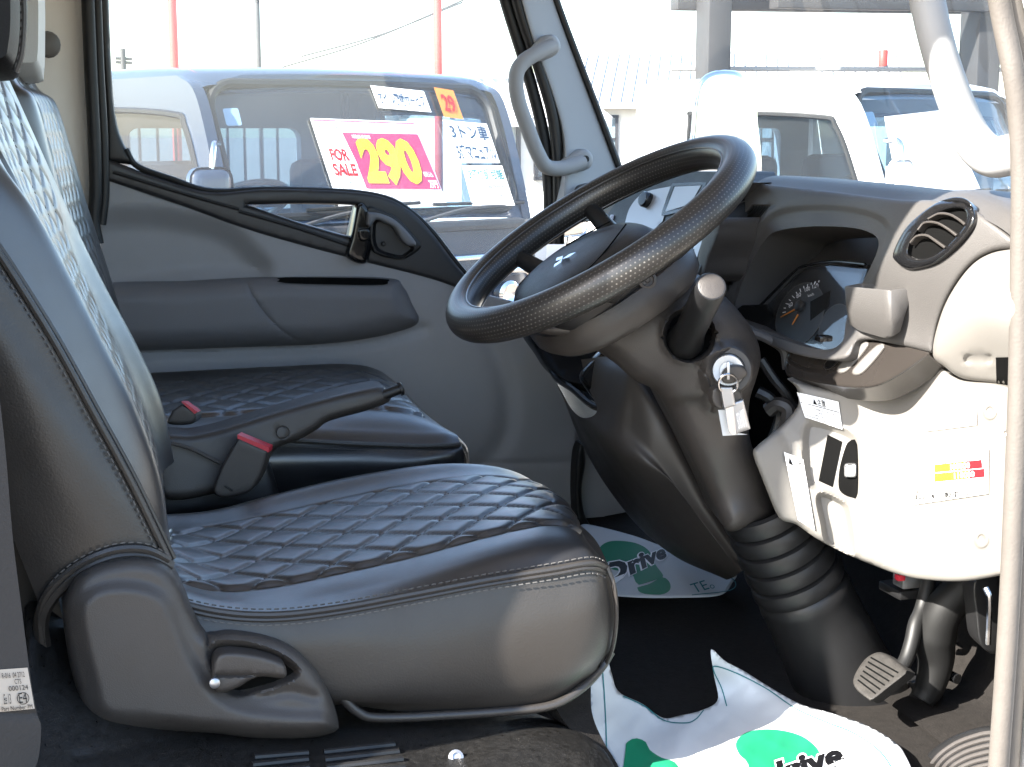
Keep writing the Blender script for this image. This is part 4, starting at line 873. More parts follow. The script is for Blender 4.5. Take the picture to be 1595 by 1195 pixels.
# coin cup
tl_, tr_, br_, bl_ = at(1313, 448, .285), at(1384, 455, .185), at(1428, 450, .185), at(1342, 443, .29)
btl, btr, bbr, bbl = at(1320, 505, .29), at(1390, 525, .19), at(1405, 515, .19), at(1340, 500, .295)
def loop4(q, r=.12, n=4):
    q = [np.array(p) for p in q]; out = []
    for k in range(4):
        p, a, b = q[k], q[k - 1], q[(k + 1) % 4]
        for j in range(n + 1):
            t = j / n; s = p + (a - p) * r * (1 - t) ** 2 + (b - p) * r * t ** 2; out.append(s)
    return np.array(out)
Lt, Lb = loop4([tl_, tr_, br_, bl_]), loop4([btl, btr, bbr, bbl], .2); c0 = Lt.mean(0); inn = c0 + (Lt - c0) * .88
Lm = Lt * .4 + Lb * .6 + np.array([-.004, -.004, 0]); cb = Lb.mean(0)
G = [inn * .25 + (cb + (Lb - cb) * .8) * .75, inn, c0 + (Lt - c0) * .94 + np.array([0, 0, .002]), Lt, Lm, Lb, cb + (Lb - cb) * .7 - np.array([0, 0, .006])]
MB().add(*g_loft(G)).build('coin_cup', m_dash, db, angle=60)
# switch panel
sw_out = sm([(1222, 572), (1228, 548), (1240, 544), (1274, 552), (1288, 541), (1314, 522), (1336, 528), (1392, 535), (1429, 537), (1451, 550), (1430, 568), (1398, 589), (1367, 603), (1330, 606), (1274, 599), (1230, 589)], 5)
m_gbrown = M('gloss charcoal', (.022, .019, .017), .22, spec=.5)
sp, spm = relief('switch_panel', m_gbrown, db, sw_out, [(1222, 572, .43), (1288, 541, .37), (1314, 522, .33), (1451, 550, .155), (1398, 589, .2), (1330, 606, .27), (1240, 590, .40), (1392, 535, .22)], rim=(7, .012), step=7, ext=(.03, .01, -.02), feats=[('groove', cr([(1225, 560), (1250, 572), (1285, 578)], 12), .003, 2)])
for nm, q, mt in (('switch', [(1316, 531), (1325, 536), (1296, 573), (1284, 568)], m_gloss), ('switch', [(1341, 534), (1352, 539), (1319, 578), (1304, 574)], m_switch), ('switch', [(1366, 538), (1377, 542), (1343, 581), (1328, 577)], m_switch)):
    V, Fc, _ = sheet(sm(q, 3), spm, step=5, h0=.004, rim=(3.5, .0035)); o = link(nm, mesh(V, Fc), mt, sp)
    if mt is m_gloss: o['label'] = 'black rocker switch with a white lamp symbol'
    ribbon('switch_frame', m_cover, sp, sm(q, 3), 1.6, spm, .0015, True)
ribbon('lamp_symbol', m_white, sp, ell(1312, 541, 4.2, 2.6, -50, 14), .9, spm, .0062, True)
for k in range(3): ribbon('symbol_ray', m_white, sp, [(1306 + 1.5 * k, 541 + k * 2), (1303 + 1.5 * k, 544 + 2 * k)], .8, spm, .0062)
# centre console (behind the wheel)
ccx = lambda x, y, X: (x, y, 'X', X)
cm3 = [ccx(960, 380, 1.0), ccx(1100, 380, 1.0), ccx(960, 270, 1.06), ccx(1100, 270, 1.06)]
cs, csm = relief('centre_console', m_plast, db, sm([(930, 360, 1), (965, 310), (1010, 282), (1060, 268), (1120, 268, 1), (1128, 300), (1110, 370), (1082, 436, 1), (1000, 470, 1), (930, 470, 1)], 8), cm3, step=14, ext=(.1, 0, 0))
decal('console_trim', m_silver, cs, sm([(972, 352, 1), (982, 322), (1004, 300), (1046, 290, 1), (1032, 345, 1), (1010, 365, 1)], 5), csm, .006, 10)
kn = lathe('radio_knob', m_gloss, cs, csm([(1011, 313)], .004)[0], (-.95, -.2, .3), [(.014, 0), (.0145, .012), (.012, .016), (.002, .0165)], 22)
tube('console_edge', m_silver, cs, csm(cr([(948, 358), (954, 336)], 6), .006), .004, n=6)
decal('radio_screen', m_silver, cs, sm([(1051, 291, 1), (1092, 289, 1), (1075, 318, 1), (1036, 330, 1)], 5), csm, .008, 10)  # silver colour stands in for sky reflected in the screen glass
ribbon('screen_frame', m_gloss, cs, sm([(1048, 288, 1), (1098, 286, 1), (1080, 322, 1), (1032, 334, 1)], 5), 5, csm, .0085, True)
decal('console_strip', m_silver, cs, sm([(1084, 368, 1), (1101, 356, 1), (1092, 380), (1078, 428, 1), (1072, 424, 1)], 5), csm, .012, 10)
relief('gear_shroud', m_column, cs, sm([(1094, 372), (1104, 350), (1124, 340), (1118, 370), (1106, 400), (1096, 432), (1082, 436)], 5), [ccx(1094, 372, .99), ccx(1124, 340, 1.0), ccx(1096, 432, .98)], rim=(6, .006), step=6, ext=(.08, .0, 0))
for k in range(4):
    y = 380 + 11 * k; tube('console_slat', m_silver if k % 2 == 0 else m_plast, cs, csm(cr([(1046, y + 12), (1082, y)], 6), .007), .0035, n=6)

# ------------------------------------------------------------------ lower dash, knee panel
ld = thing('lower_dash', 'charcoal lower dash panel with glossy storage box, between steering column and passenger footwell', 'dash panel', tuple(at(1060, 850, .75)))
A = [[(905, 560, .78), (965, 555, .70), (1000, 575, .66), (1040, 640, .6), (1080, 720, .58), (1120, 800, .56), (1170, 890, .55)],
     [(915, 600, .76), (965, 580, .66), (990, 596, .62), (1025, 650, .58), (1062, 720, .56), (1100, 795, .55), (1160, 888, .55)],
     [(930, 640, .72), (960, 650, .64), (985, 670, .61), (1015, 705, .58), (1045, 745, .57), (1085, 800, .56), (1155, 890, .56)],
     [(905, 650, .80), (935, 680, .70), (965, 708, .64), (1000, 732, .6), (1040, 756, .58), (1080, 803, .57), (1150, 893, .57)],
     [(880, 620, .98), (905, 672, .93), (935, 728, .88), (975, 785, .82), (1025, 838, .75), (1075, 868, .68), (1145, 898, .6)],
     [(850, 545, 1.12), (874, 600, 1.1), (900, 668, 1.06), (935, 735, 1.0), (985, 803, .92), (1050, 862, .82), (1130, 902, .7)],
     [(900, 520, 1.35), (930, 600, 1.3), (960, 660, 1.25), (990, 720, 1.18), (1020, 770, 1.1), (1070, 820, 1.0), (1140, 880, .85)]]
lp = MB().add(*g_grid(rows_grid(A, 60, 60))).build('lower_panel', m_column, ld, angle=70)
relief('recess_shade_fill', m_gloss, ld, sm([(838, 520), (905, 515), (960, 540), (1000, 575), (960, 610), (932, 628), (885, 596), (862, 566)], 8), [(838, 520, 1.0), (960, 540, .8), (932, 628, .85)], step=14, ext=(0, .1, 0))  # black sheet filling in the darkness of the hollow behind the box
relief('storage_box', m_gloss, ld, sm([(938, 546), (966, 560), (978, 590), (950, 624), (935, 632), (912, 606), (902, 585), (918, 562)], 5), [(938, 546, .74), (978, 590, .70), (905, 590, .76), (940, 630, .73)], rim=(10, .02), step=7, ext=(.03, .06, 0))
tube('trim_edge', m_gloss, ld, [at(*p) for p in [(852, 560, 1.05), (866, 588, .98), (892, 606, .9), (920, 630, .82), (940, 638, .77)]], .006, n=8, samples=24)
kn_ = thing('knee_panel', 'light grey sunlit knee panel with stickers and switch pocket, under the switch row', 'dash panel', tuple(at(1400, 900, .2)))
k_out = sm([(1226, 590, 1), (1240, 604), (1244, 622), (1238, 640), (1212, 668), (1180, 694), (1173, 708), (1188, 748), (1207, 795), (1219, 811), (1240, 817), (1275, 841), (1330, 868), (1400, 895), (1452, 904), (1505, 905), (1562, 896, 1), (1572, 780), (1580, 605, 1), (1548, 598), (1498, 592), (1470, 575), (1452, 556, 1), (1430, 572), (1398, 592), (1367, 607), (1330, 610), (1274, 603), (1230, 592, 1)], 6)
pocket = sm([(1258, 664), (1272, 660), (1312, 672), (1334, 688), (1337, 720), (1337, 775), (1326, 782), (1286, 764), (1262, 752), (1254, 700)], 5)
tray = sm([(1276, 772), (1310, 782), (1320, 800), (1328, 855), (1322, 862), (1290, 845), (1282, 815)], 4)
ca, cb_ = ell(1542, 641, 11, 13, 0, 20), ell(1529, 840, 11.5, 14, 0, 20)
kd = [(1175, 705, .365), (1240, 620, .38), (1215, 800, .36), (1310, 620, .345), (1310, 750, .325), (1330, 868, .32), (1400, 620, .27), (1400, 750, .26), (1400, 895, .27), (1480, 620, .15), (1480, 750, .14), (1480, 900, .155), (1560, 620, .05), (1560, 750, .045), (1560, 890, .055), (1250, 720, .355)]
kp_, kmap = relief('knee_cover', m_knee, kn_, k_out, kd, rim=(9, .012), step=8, ext=(.04, .03, 0), feats=[('bump', pocket, -.014, 12), ('bump', tray, -.02, 9), ('bump', ca, .004, 4), ('bump', cb_, .004, 4), ('bump', ell(1542, 641, 6, 7, 0, 16), -.003, 2.5), ('bump', ell(1529, 840, 6, 7, 0, 16), -.003, 2.5),
    ('groove', cr([(1376, 880), (1365, 810), (1357, 748), (1360, 739), (1385, 737)], 24), .0012, 1.5), ('groove', cr([(1412, 890), (1402, 820), (1393, 752)], 16), .0012, 1.5), ('groove', cr([(1208, 660), (1228, 690), (1240, 740), (1250, 800), (1256, 828)], 20), .004, 8)])
decal('blank_switch', m_dark, kp_, sm([(1289, 677), (1312, 688), (1297, 759), (1275, 749)], 3, corners=True), kmap, .001, 8)
dk = decal('switch_socket', m_dark, kp_, sm([(1322, 688), (1335, 692), (1336, 768), (1327, 775), (1308, 764), (1307, 735), (1314, 705)], 4), kmap, .001, 8)
V, Fc, _ = sheet(rrect(1315, 722, 1334, 744, 4), kmap, step=6, h0=.009, rim=(4, .005), ext=(.01, .005, 0)); link('toggle', mesh(V, Fc), m_steel, kp_)
def sticker(q, name='sticker', mt=m_white, dh=.0035): return decal(name, mt, kn_, sm(q, 5, corners=True), kmap, dh, 5)
s1 = sticker([(1241, 611), (1306, 626), (1312, 669), (1254, 650)]); q1 = [(1241, 611), (1306, 626), (1312, 669), (1254, 650)]
ribbon('label_line', m_black, s1, sub(q1, .02, .36, .98, .36)[:2], 1, kmap, .0046)
def scribble(n, u0, u1, v0, v1, q, par, mt=m_grey_ink, words=('エンジンを始動する前に必ず', 'シートベルトを着用して下さい', 'ハンドルを確実に固定する', '取扱説明書をお読みください', '走行中は操作しないこと')):
    its = []
    for k in range(n):
        a = v0 + (v1 - v0) * k / n; its.append((words[k % len(words)], sub(q, u0, a, u1 - .12 * (k % 3), a + (v1 - v0) / n * .62)))
    text('label_print', mt, par, its, kmap, .0046)
scribble(4, .08, .95, .44, .98, q1, s1); text('label_title', m_black, s1, [('▲注意', sub(q1, .38, .06, .7, .32), .01)], kmap, .0046)
q2 = [(1221, 704), (1251, 716), (1269, 826), (1243, 810)]; s2 = sticker(q2); scribble(10, .1, .95, .24, .8, q2, s2); text('label_title', m_black, s2, [('▲注意', sub(q2, .15, .03, .9, .14), .01)], kmap, .0046); ribbon('label_line', m_black, s2, sub(q2, .02, .18, .98, .18)[:2], 1, kmap, .0046)
sticker([(1440, 643), (1522, 633), (1521, 662), (1440, 672)], 'blank_sticker')
q4 = [(1448, 712), (1540, 699), (1539, 769), (1424, 786)]; s4 = sticker(q4, 'service_sticker')
qa = [(1455, 724), (1529, 716), (1530, 729), (1455, 736)]; qb = [(1455, 738), (1533, 730), (1534, 743), (1455, 751)]
for q in (qa, qb):
    for u0, u1, mt in ((0, .33, m_yellow), (.33, .68, m_orange), (.68, 1, m_redink)): decal('colour_bar', mt, s4, sm(sub(q, u0, 0, u1, 1), 4, corners=True), kmap, .0044, 6)
text('service_numbers', m_white, s4, [('108000', sub(qa, .36, .16, .76, .86), .004), ('110000', sub(qb, .4, .16, .8, .86), .004)], kmap, .0056)
text('service_print', m_grey_ink, s4, [('次 回 オ イ ル 交 換', [(1453, 713), (1510, 706), (1510, 711), (1453, 718)]), ('走行距離　km', [(1470, 718), (1535, 709), (1535, 714), (1470, 723)]), ('エレメント交換', [(1462, 754), (1516, 748), (1516, 753), (1462, 760)]), ('帯広市', [(1428, 765), (1452, 762), (1452, 767), (1428, 770)]), ('株松本自動車', [(1426, 771), (1494, 764), (1494, 775), (1426, 781)], .01), ('☎0142', [(1498, 758), (1520, 755), (1520, 762), (1498, 766)]), ('42-0144', [(1504, 766), (1532, 762), (1532, 769), (1504, 773)])], kmap, .0046)
# end cap of the dash at the door
ec, ecm = relief('dash_end_cap', m_knee, kn_, sm([(1453, 552), (1462, 502), (1482, 454), (1512, 414), (1545, 394), (1588, 386, 1), (1590, 500), (1586, 604, 1), (1548, 597), (1500, 590), (1472, 572)], 6), [(1453, 552, .145), (1482, 454, .11), (1545, 394, .05), (1588, 400, .012), (1588, 590, .03), (1500, 590, .12), (1530, 480, .035)], rim=(9, .014), step=8, ext=(.05, .02, 0), feats=[('bump', rrect(1502, 552, 1546, 566, 6), -.006, 5)])
decal('cap_notch_shade', m_dark, ec, sm([(1551, 557), (1588, 556), (1588, 602), (1552, 598)], 4, corners=True), ecm, .002, 8)  # notch drawn only by its shade, a dark sheet on the cap
lathe('door_switch', m_chrome, npil, at(1573, 676, .02), (-.8, -.5, .1), [(.006, -.01), (.006, .006), (.004, .012), (.002, .014)], 14)

# dark space beside the column with brackets and wiring
dc = thing('wiring_bracket', 'dark brackets and wiring in the gap between steering column and light knee panel', 'bracket', tuple(at(1210, 650, .5)))
relief('cavity_shade', m_dark, dc, sm([(1150, 480), (1240, 520), (1290, 560), (1290, 680), (1240, 760), (1180, 740), (1150, 640)], 10), [(1150, 500, .62), (1290, 560, .5), (1200, 740, .55)], step=20, ext=(.1, .0, 0))  # backing sheet whose black stands in for the unlit cavity
tube('bracket', m_column, dc, [at(*p) for p in [(1196, 640, .45), (1212, 630, .44), (1228, 640, .43), (1222, 668, .43), (1204, 690, .44)]], .011, n=8, samples=24)
tube('cable', m_plast, dc, [at(*p) for p in [(1185, 560, .46), (1205, 590, .45), (1225, 615, .44), (1240, 640, .44)]], .007, n=8, samples=20)
tube('cable', m_plast, dc, [at(*p) for p in [(1180, 610, .46), (1200, 622, .45), (1215, 650, .45), (1198, 700, .45)]], .009, n=8, samples=20)
tube('trim_edge', m_dash, dc, [at(*p) for p in [(1165, 516, .5), (1195, 528, .48), (1220, 545, .46), (1226, 575, .45)]], .007, n=8, samples=20)

# ================================================================== FLOOR: mats, pedals, sill
def crumple(seed, amp, sc):
    rg = np.random.default_rng(seed); W = [(rg.normal(size=2) * sc, rg.uniform(0, 6.3), rg.uniform(.4, 1)) for _ in range(16)]
    def f(p):
        h = 0
        for wv_, ph, a in W: h = h + a * (1 - np.abs(np.sin(p @ wv_ + ph)) ** .7 * 1.3)
        return amp * h / 5
    return f
mz = lambda x, y, z: (x, y, 'Z', z)
nm_ = thing('paper_floor_mat', 'crumpled sunlit white paper mat with bright green footprint on the driver floor', 'floor mat', tuple(at(1150, 1150, Z=.95)), 'paper floor mats')
n_out = sm([(918, 1052, 1), (946, 1022, 1), (953, 1050), (964, 1078), (1000, 1096), (1032, 1118), (1062, 1114), (1094, 1106), (1118, 1090), (1112, 1050), (1107, 1014), (1112, 1013, 1), (1130, 1030), (1160, 1046), (1195, 1068), (1245, 1096), (1300, 1112), (1350, 1130), (1392, 1155), (1412, 1180), (1445, 1260, 1), (1200, 1290, 1), (990, 1290, 1), (960, 1190), (935, 1150), (922, 1120)], 6)
nd = [mz(930, 1050, 1.03), mz(925, 1120, .99), mz(1000, 1100, .965), mz(1060, 1118, .95), (1112, 1016, .40), mz(1120, 1092, .955), mz(1200, 1072, .975), mz(1300, 1114, .965), mz(1392, 1156, .958), mz(1150, 1180, .958), mz(1420, 1250, .955), mz(1000, 1280, .955), mz(1250, 1280, .955)]
nmo, nmm = relief('mat_sheet', m_paper, nm_, n_out, nd, step=7, ext=(0, 0, -.0015), extra=crumple(5, .02, .028), angle=0)
for L in ([(938, 1036), (941, 1075), (944, 1130), (945, 1180)], [(970, 1084), (1004, 1100), (1034, 1122), (1068, 1126), (1084, 1120), (1096, 1106)], [(1132, 1100), (1124, 1072), (1112, 1046), (1115, 1038), (1150, 1050), (1196, 1074), (1240, 1104), (1290, 1126), (1330, 1142), (1372, 1172), (1400, 1215)]):
    ribbon('mat_border', m_teal, nmo, cr(L, 60), 1.7, nmm, .0016)
decal('footprint', m_green, nmo, sm([(974, 1170), (978, 1155), (992, 1150), (1006, 1156), (1012, 1168), (1030, 1180), (1055, 1192), (1060, 1240), (976, 1240)], 6), nmm, .002, 6)
decal('footprint', m_green, nmo, sm([(1146, 1158), (1160, 1142), (1190, 1136), (1225, 1139), (1255, 1150), (1276, 1172), (1262, 1186), (1236, 1186), (1228, 1240), (1180, 1240), (1165, 1190), (1152, 1176)], 6), nmm, .002, 6)
text('mat_lettering', m_white, nmo, [('drive', [(1188, 1190), (1308, 1152), (1322, 1192), (1195, 1232)], .085)], nmm, .0032)
text('mat_lettering', m_black, nmo, [('drive', [(1190, 1192), (1306, 1155), (1319, 1190), (1197, 1229)], .045)], nmm, .0044)
fm_ = thing('paper_floor_mat', 'shaded white paper mat with dark green footprint on the passenger floor, behind the seat cushion', 'floor mat', tuple(at(1040, 880, Z=.95)), 'paper floor mats')
f_out = sm([(900, 822, 1), (916, 817), (985, 834), (1030, 850), (1085, 866), (1140, 882), (1148, 893), (1142, 905), (1122, 926), (1060, 930), (1000, 930), (940, 926, 1), (900, 900, 1)], 6)
fmo, fmm = relief('mat_sheet', m_paper, fm_, f_out, [mz(910, 822, .965), mz(1140, 885, .975), mz(1120, 926, .965), mz(940, 926, .962), mz(1030, 850, .985)], step=7, ext=(0, 0, -.0015), extra=crumple(9, .008, .04), angle=0)
z1 = lambda L: [(820 + x / 2.716, 520 + y / 2.716) for x, y in L]
decal('footprint', m_green, fmo, sm(z1([(308, 915), (340, 882), (400, 876), (470, 888), (520, 920), (545, 975), (578, 1022), (560, 1036), (475, 1062), (462, 1050), (440, 1010), (375, 1000), (340, 980)]), 4), fmm, .002, 6)
decal('footprint', m_green, fmo, sm(z1([(468, 1074), (520, 1058), (575, 1030), (606, 1052), (606, 1085), (570, 1103), (500, 1100), (474, 1088)]), 4), fmm, .002, 6)
text('mat_lettering', m_white, fmo, [('Drive', z1([(286, 985), (583, 885), (600, 948), (306, 1092)]), .085)], fmm, .0032)
text('mat_lettering', m_black, fmo, [('Drive', z1([(290, 988), (580, 889), (596, 945), (308, 1088)]), .045)], fmm, .0044)
text('mat_handwriting', m_teal, fmo, [('TE。', z1([(690, 1060), (775, 1035), (800, 1075), (715, 1100)]))], fmm, .002)
ribbon('mat_border', m_teal, fmo, cr(z1([(640, 900), (720, 968), (800, 1000), (880, 1045), (860, 1085), (700, 1105)]), 40), 1.3, fmm, .0016)
# pedals
bp_ = thing('brake_pedal', 'worn brake pedal with ribbed rubber pad on a curved arm', 'pedal', tuple(at(1370, 1060, .42)))
pdm = px_map([(1371, 1016, .33), (1411, 1043, .27), (1358, 1092, .255), (1331, 1066, .30)])
m_pedal = M('worn pedal rubber', (.022, .02, .018), .7, bump=(300, .8), var=.4, var_scale=60)
po, pdmm = relief('pedal_pad', m_pedal, bp_, sm([(1372, 1016), (1392, 1027), (1410, 1041), (1412, 1049), (1386, 1070), (1360, 1090), (1352, 1089), (1334, 1074), (1329, 1060), (1337, 1041), (1352, 1023)], 4), pdm, rim=(5, .006), step=5, ext=(.022, .014, -.012))
for k in range(6):
    a = np.array([1356 - 4.0 * k, 1024 + 7.0 * k]); b = np.array([1399 - 7 * k, 1048 + 6.5 * k])
    ribbon('pad_groove', m_dark, po, cr([a, (a + b) / 2, b], 8), 2.6, pdmm, .0008)
tube('pedal_arm', m_rubber, bp_, [at(*p) for p in [(1392, 1054, .3), (1410, 1030, .31), (1420, 1000, .32), (1426, 972, .33), (1436, 948, .34), (1444, 915, .35), (1450, 880, .36)]], .011, n=10, samples=40)
tube('return_rod', m_chrome, bp_, [at(*p) for p in [(1440, 928, .38), (1437, 942, .38), (1431, 958, .38), (1427, 966, .4)]], .006, n=8, samples=16)
sbx = box('brake_switch', m_steel, bp_, at(1412, 903, .38), (.03, .03, .02), None, .003); box('switch_button', m_red, sbx, at(1402, 899, .355), (.012, .012, .01), None, .002)
box('bracket', m_plast, bp_, at(1430, 915, .4), (.1, .06, .014), None, .003)
acp = thing('accelerator_pedal', 'black accelerator pedal arm hanging behind the brake pedal', 'pedal', tuple(at(1450, 1100, .3)))
m_pblack = M('dull black steel', (.004, .004, .004), .6, spec=.3)
tube('pedal_arm', m_pblack, acp, [at(*p) for p in [(1530, 890, .3), (1498, 918, .31), (1470, 950, .32), (1456, 990, .33), (1458, 1030, .33), (1448, 1070, .33), (1436, 1090, .33)]], [.026, .026, .028, .032, .026, .022, .018], n=12, samples=40)
relief('pedal_pad', m_plast, acp, sm([(1398, 1050), (1418, 1062), (1446, 1062), (1442, 1088), (1430, 1105), (1412, 1090), (1420, 1074)], 4), [(1398, 1050, .4), (1446, 1062, .34), (1430, 1105, .36)], rim=(4, .004), step=6, ext=(.02, .02, 0))
tube('stop_bolt', m_gloss, acp, [at(1476, 1050, .33), at(1492, 1058, .31)], .008, n=8)
tube('steel_rod', m_chrome, acp, [at(*p) for p in [(1535, 915, .18), (1541, 930, .175), (1541, 960, .175), (1539, 1003, .18)]], .004, n=8, samples=16)
relief('side_bracket', m_plast, acp, sm([(1518, 905), (1556, 900), (1556, 1010), (1528, 1006), (1520, 960)], 6), [(0, 0, .22), (900, 300, .22), (500, 600, .22)], rim=(5, .006), step=10, ext=(.01, .04, 0))
# ribbed step plate at the sill
stp = thing('step_plate', 'ribbed grey door step plate in front of the pedals, by the door rubber', 'step plate', tuple(at(1500, 1180, .06)))
st_o = sm([(1420, 1215), (1440, 1180), (1478, 1150), (1525, 1133), (1556, 1130, 1), (1552, 1300, 1), (1400, 1300, 1)], 6)
sto, stm = relief('plate', m_plast, stp, st_o, [(1440, 1180, .2), (1525, 1133, .16), (1550, 1250, .05), (1420, 1280, .08)], rim=(5, .006), step=9, ext=(0, .02, -.03))
for k in range(9):
    d = 7 + 9.5 * k; tube('rib', m_belt, sto, stm(cr([(1424 + d, 1240), (1446 + d * .92, 1186 + d * .4), (1482 + d * .6, 1154 + d * .8), (1526 + d * .25, 1137 + d), (1553, 1134 + d * 1.02)], 24), .002), .0032, n=8)

# ================================================================== OUTSIDE
m_ground = M('light asphalt', (.175, .15, .125), .9, bump=(60, .4), var=.18, var_scale=3)
m_tglass = glass('truck glass', .03, tint=(.45, .59, .7), refl=.09)
m_cabin = M('truck cabin plastic', (.03, .038, .05), .6)
m_steelgrey = M('painted grey steel', (.035, .035, .037), .5, var=.08)
m_redpole = M('red painted steel', (.55, .05, .04), .45, var=.1)
m_wall = M('pale render wall', (.62, .6, .56), .9, var=.06)
m_tile = M('grey roof tile', (.4, .41, .42), .6, var=.2, var_scale=2)
m_frame = M('dark window frame', (.02, .02, .023), .5)
m_truckpaint = M('cream white truck paint', (.74, .74, .73), .28, coat=.4)
m_bluepaint = M('dark blue truck paint', (.02, .032, .055), .25, coat=.4)
m_wood = M('weathered wood', (.3, .24, .18), .85, var=.2)
quad_panel('ground', m_ground, [(-250, -250, 0), (-250, 250, 0), (250, 250, 0), (250, -250, 0)], thick=-.2)
def lateral(l, d): return np.array([CAM[0], CAM[1], 0]) + l * RT + d * hv

def truck(name_label, A, fr, paint, W=1.72):
    fwd = fr[0] * RT + fr[1] * hv; fwd = fwd / np.linalg.norm(fwd); left = np.array([-fwd[1], fwd[0], 0]); up = np.array([0, 0, 1.0])
    O = A - fwd * -.13 + left * (W / 2); O = np.array([O[0], O[1], 0])
    L = lambda x, y, z: O + fwd * x + left * y + up * z
    t = thing('parked_truck', name_label, 'truck', tuple(O), 'trucks parked in the yard')
    # sides
    for s in (-1, 1):
        sm_ = frame_map(L(0, s * W / 2, 0), fwd, up)
        outl = sm([(-1.62, .45, 1), (-.02, .45, 1), (.02, .8), (.0, 1.25), (-.1, 1.6), (-.24, 1.92), (-.4, 2.0, 1), (-1.62, 2.0, 1)], .06)
        win = sm([(-1.28, 1.3, 1), (-.16, 1.22), (-.12, 1.28), (-.2, 1.5), (-.33, 1.78), (-.46, 1.84), (-1.2, 1.86), (-1.28, 1.8)], .05)
        V, Fc, m2 = sheet(outl, sm_, holes=[win], step=.12, ext=tuple(-left * s * .05), feats=[('groove', cr([(-1.37, .5), (-1.38, 1.2), (-1.37, 1.9)], 40), .012, .012), ('groove', cr([(-.06, .5), (-.06, .8), (-.06, 1.15)], 20), .012, .012)])
        sd = link('side_panel', mesh(V, Fc), paint, t)
        V, Fc, _ = sheet(offs(win, -.012), sm_, step=.4, h0=-.02); link('window', mesh(V, Fc), m_tglass, sd)
        tube('window_rubber', m_rubber, sd, sm_(win, .004), .014, n=6, closed=True) 
        box('door_handle', m_frame, sd, L(-1.2, s * (W / 2 + .015), 1.1), (.14, .03, .04), np.c_[fwd, left, up], .008)
    # windscreen frame, raked
    wsu = left; wsv = L(-.3, 0, 1.94) - L(-.03, 0, 1.36); wl = np.linalg.norm(wsv); wsv = wsv / wl
    wmap = frame_map(L(-.03, 0, 1.36), wsu, wsv)
    outl = sm([(-W / 2, 0, 1), (W / 2, 0, 1), (W / 2 - .02, wl * .6), (W / 2 - .1, wl + .0), (W / 2 - .25, wl + .06, 1), (-W / 2 + .25, wl + .06, 1), (-W / 2 + .1, wl), (-W / 2 + .02, wl * .6)], .06)
    hole = rrect(-W / 2 + .07, .04, W / 2 - .07, wl + .02, .12, 6)
    bulge = lambda p: .05 * (1 - (p[:, 0] / (W / 2)) ** 2)
    V, Fc, wm2 = sheet(outl, wmap, holes=[hole], step=.12, ext=tuple(-fwd * .05), extra=bulge)
    wf = link('windscreen_frame', mesh(V, Fc), paint, t)
    V, Fc, _ = sheet(offs(hole, -.015), wm2, step=.1, h0=-.004); gls = link('windscreen', mesh(V, Fc), m_tglass, t)
    tube('windscreen_rubber', m_rubber, wf, wm2(hole, .004), .022, n=8, closed=True)
    # front and roof
    G = np.array([[L(.0 + b * .06, y, z) for z in (.45, .8, 1.1, 1.36)] for y, b in ((-W / 2, 0), (-W / 2 + .15, .7), (-.4, .95), (0, 1), (.4, .95), (W / 2 - .15, .7), (W / 2, 0))])
    fp = MB().add(*g_grid(np.array([cr(G[:, j], 20) for j in range(4)]))).build('front_panel', paint, t)
    MB().add(*g_box(L(.06, 0, 1.345), (.06, W * .86, .05), np.c_[fwd, left, up], .02)).build('cowl', m_frame, fp)
    tube('trim_strip', m_chrome, fp, [L(.02, -W / 2 + .04, 1.2), L(.075, -.4, 1.2), L(.085, 0, 1.2), L(.075, .4, 1.2), L(.02, W / 2 - .04, 1.2)], .014, n=8, samples=24)
    tube('step_rail', m_chrome, fp, [L(.05, .42, 1.0), L(.1, .42, 1.08), L(.1, .5, 1.13), L(.1, .66, 1.13), L(.08, .72, 1.1)], .016, n=8, samples=24)
    lathe('fog_lamp', m_chrome, fp, L(.06, .58, 1.02), fwd, [(.06, 0), (.065, .05), (.05, .06), (.02, .04)], 20)
    for s in (-1, 1): MB().add(*g_box(L(.07, s * .62, .72), (.05, .3, .2), np.c_[fwd, left, up], .02)).build('headlight', m_chrome, fp)
    xs = [-.27, -.33, -.45, -.8, -1.2, -1.62]; zs = [1.965, 2.01, 2.035, 2.05, 2.055, 2.05]
    G = np.array([cr(np.array([L(x, y, z - dz) for y, dz in ((-W / 2, .06), (-W / 2 + .05, .015), (-W / 2 + .2, 0), (0, -.012), (W / 2 - .2, 0), (W / 2 - .05, .015), (W / 2, .06))]), 24) for x, z in zip(xs, zs)])
    rf = MB().add(*g_grid(G)).add(*g_grid(G - np.array([0, 0, .04]))).build('roof', paint, t)
    # rear wall with window, floor, inside
    rm2 = frame_map(L(-1.62, 0, 0), left, up); V, Fc, _ = sheet(sm([(-W / 2, .45), (W / 2, .45), (W / 2, 2.0), (-W / 2, 2.0)], .1, corners=True), rm2, holes=[rrect(-.5, 1.35, .5, 1.78, .06)], step=.25, ext=tuple(-fwd * .05)); rw = link('rear_panel', mesh(V, Fc), m_trim, t)
    V, Fc, _ = sheet(rrect(-.5, 1.35, .5, 1.78, .06), rm2, step=.5); link('rear_window', mesh(V, Fc), m_tglass, rw)
    for k in range(9): tube('guard_bar', m_steelgrey, rw, [L(-1.7, -.4 + .1 * k, 1.33), L(-1.7, -.4 + .1 * k, 1.8)], .008, n=6)
    MB().add(*g_box(L(-.82, 0, .6), (1.6, W - .1, .06), np.c_[fwd, left, up], 0)).build('floor_pan', m_cabin, t)
    ds_ = MB().add(*g_box(L(-.26, 0, 1.2), (.42, W - .12, .22), np.c_[fwd, left, up], .06)).build('dash', m_cabin, t)
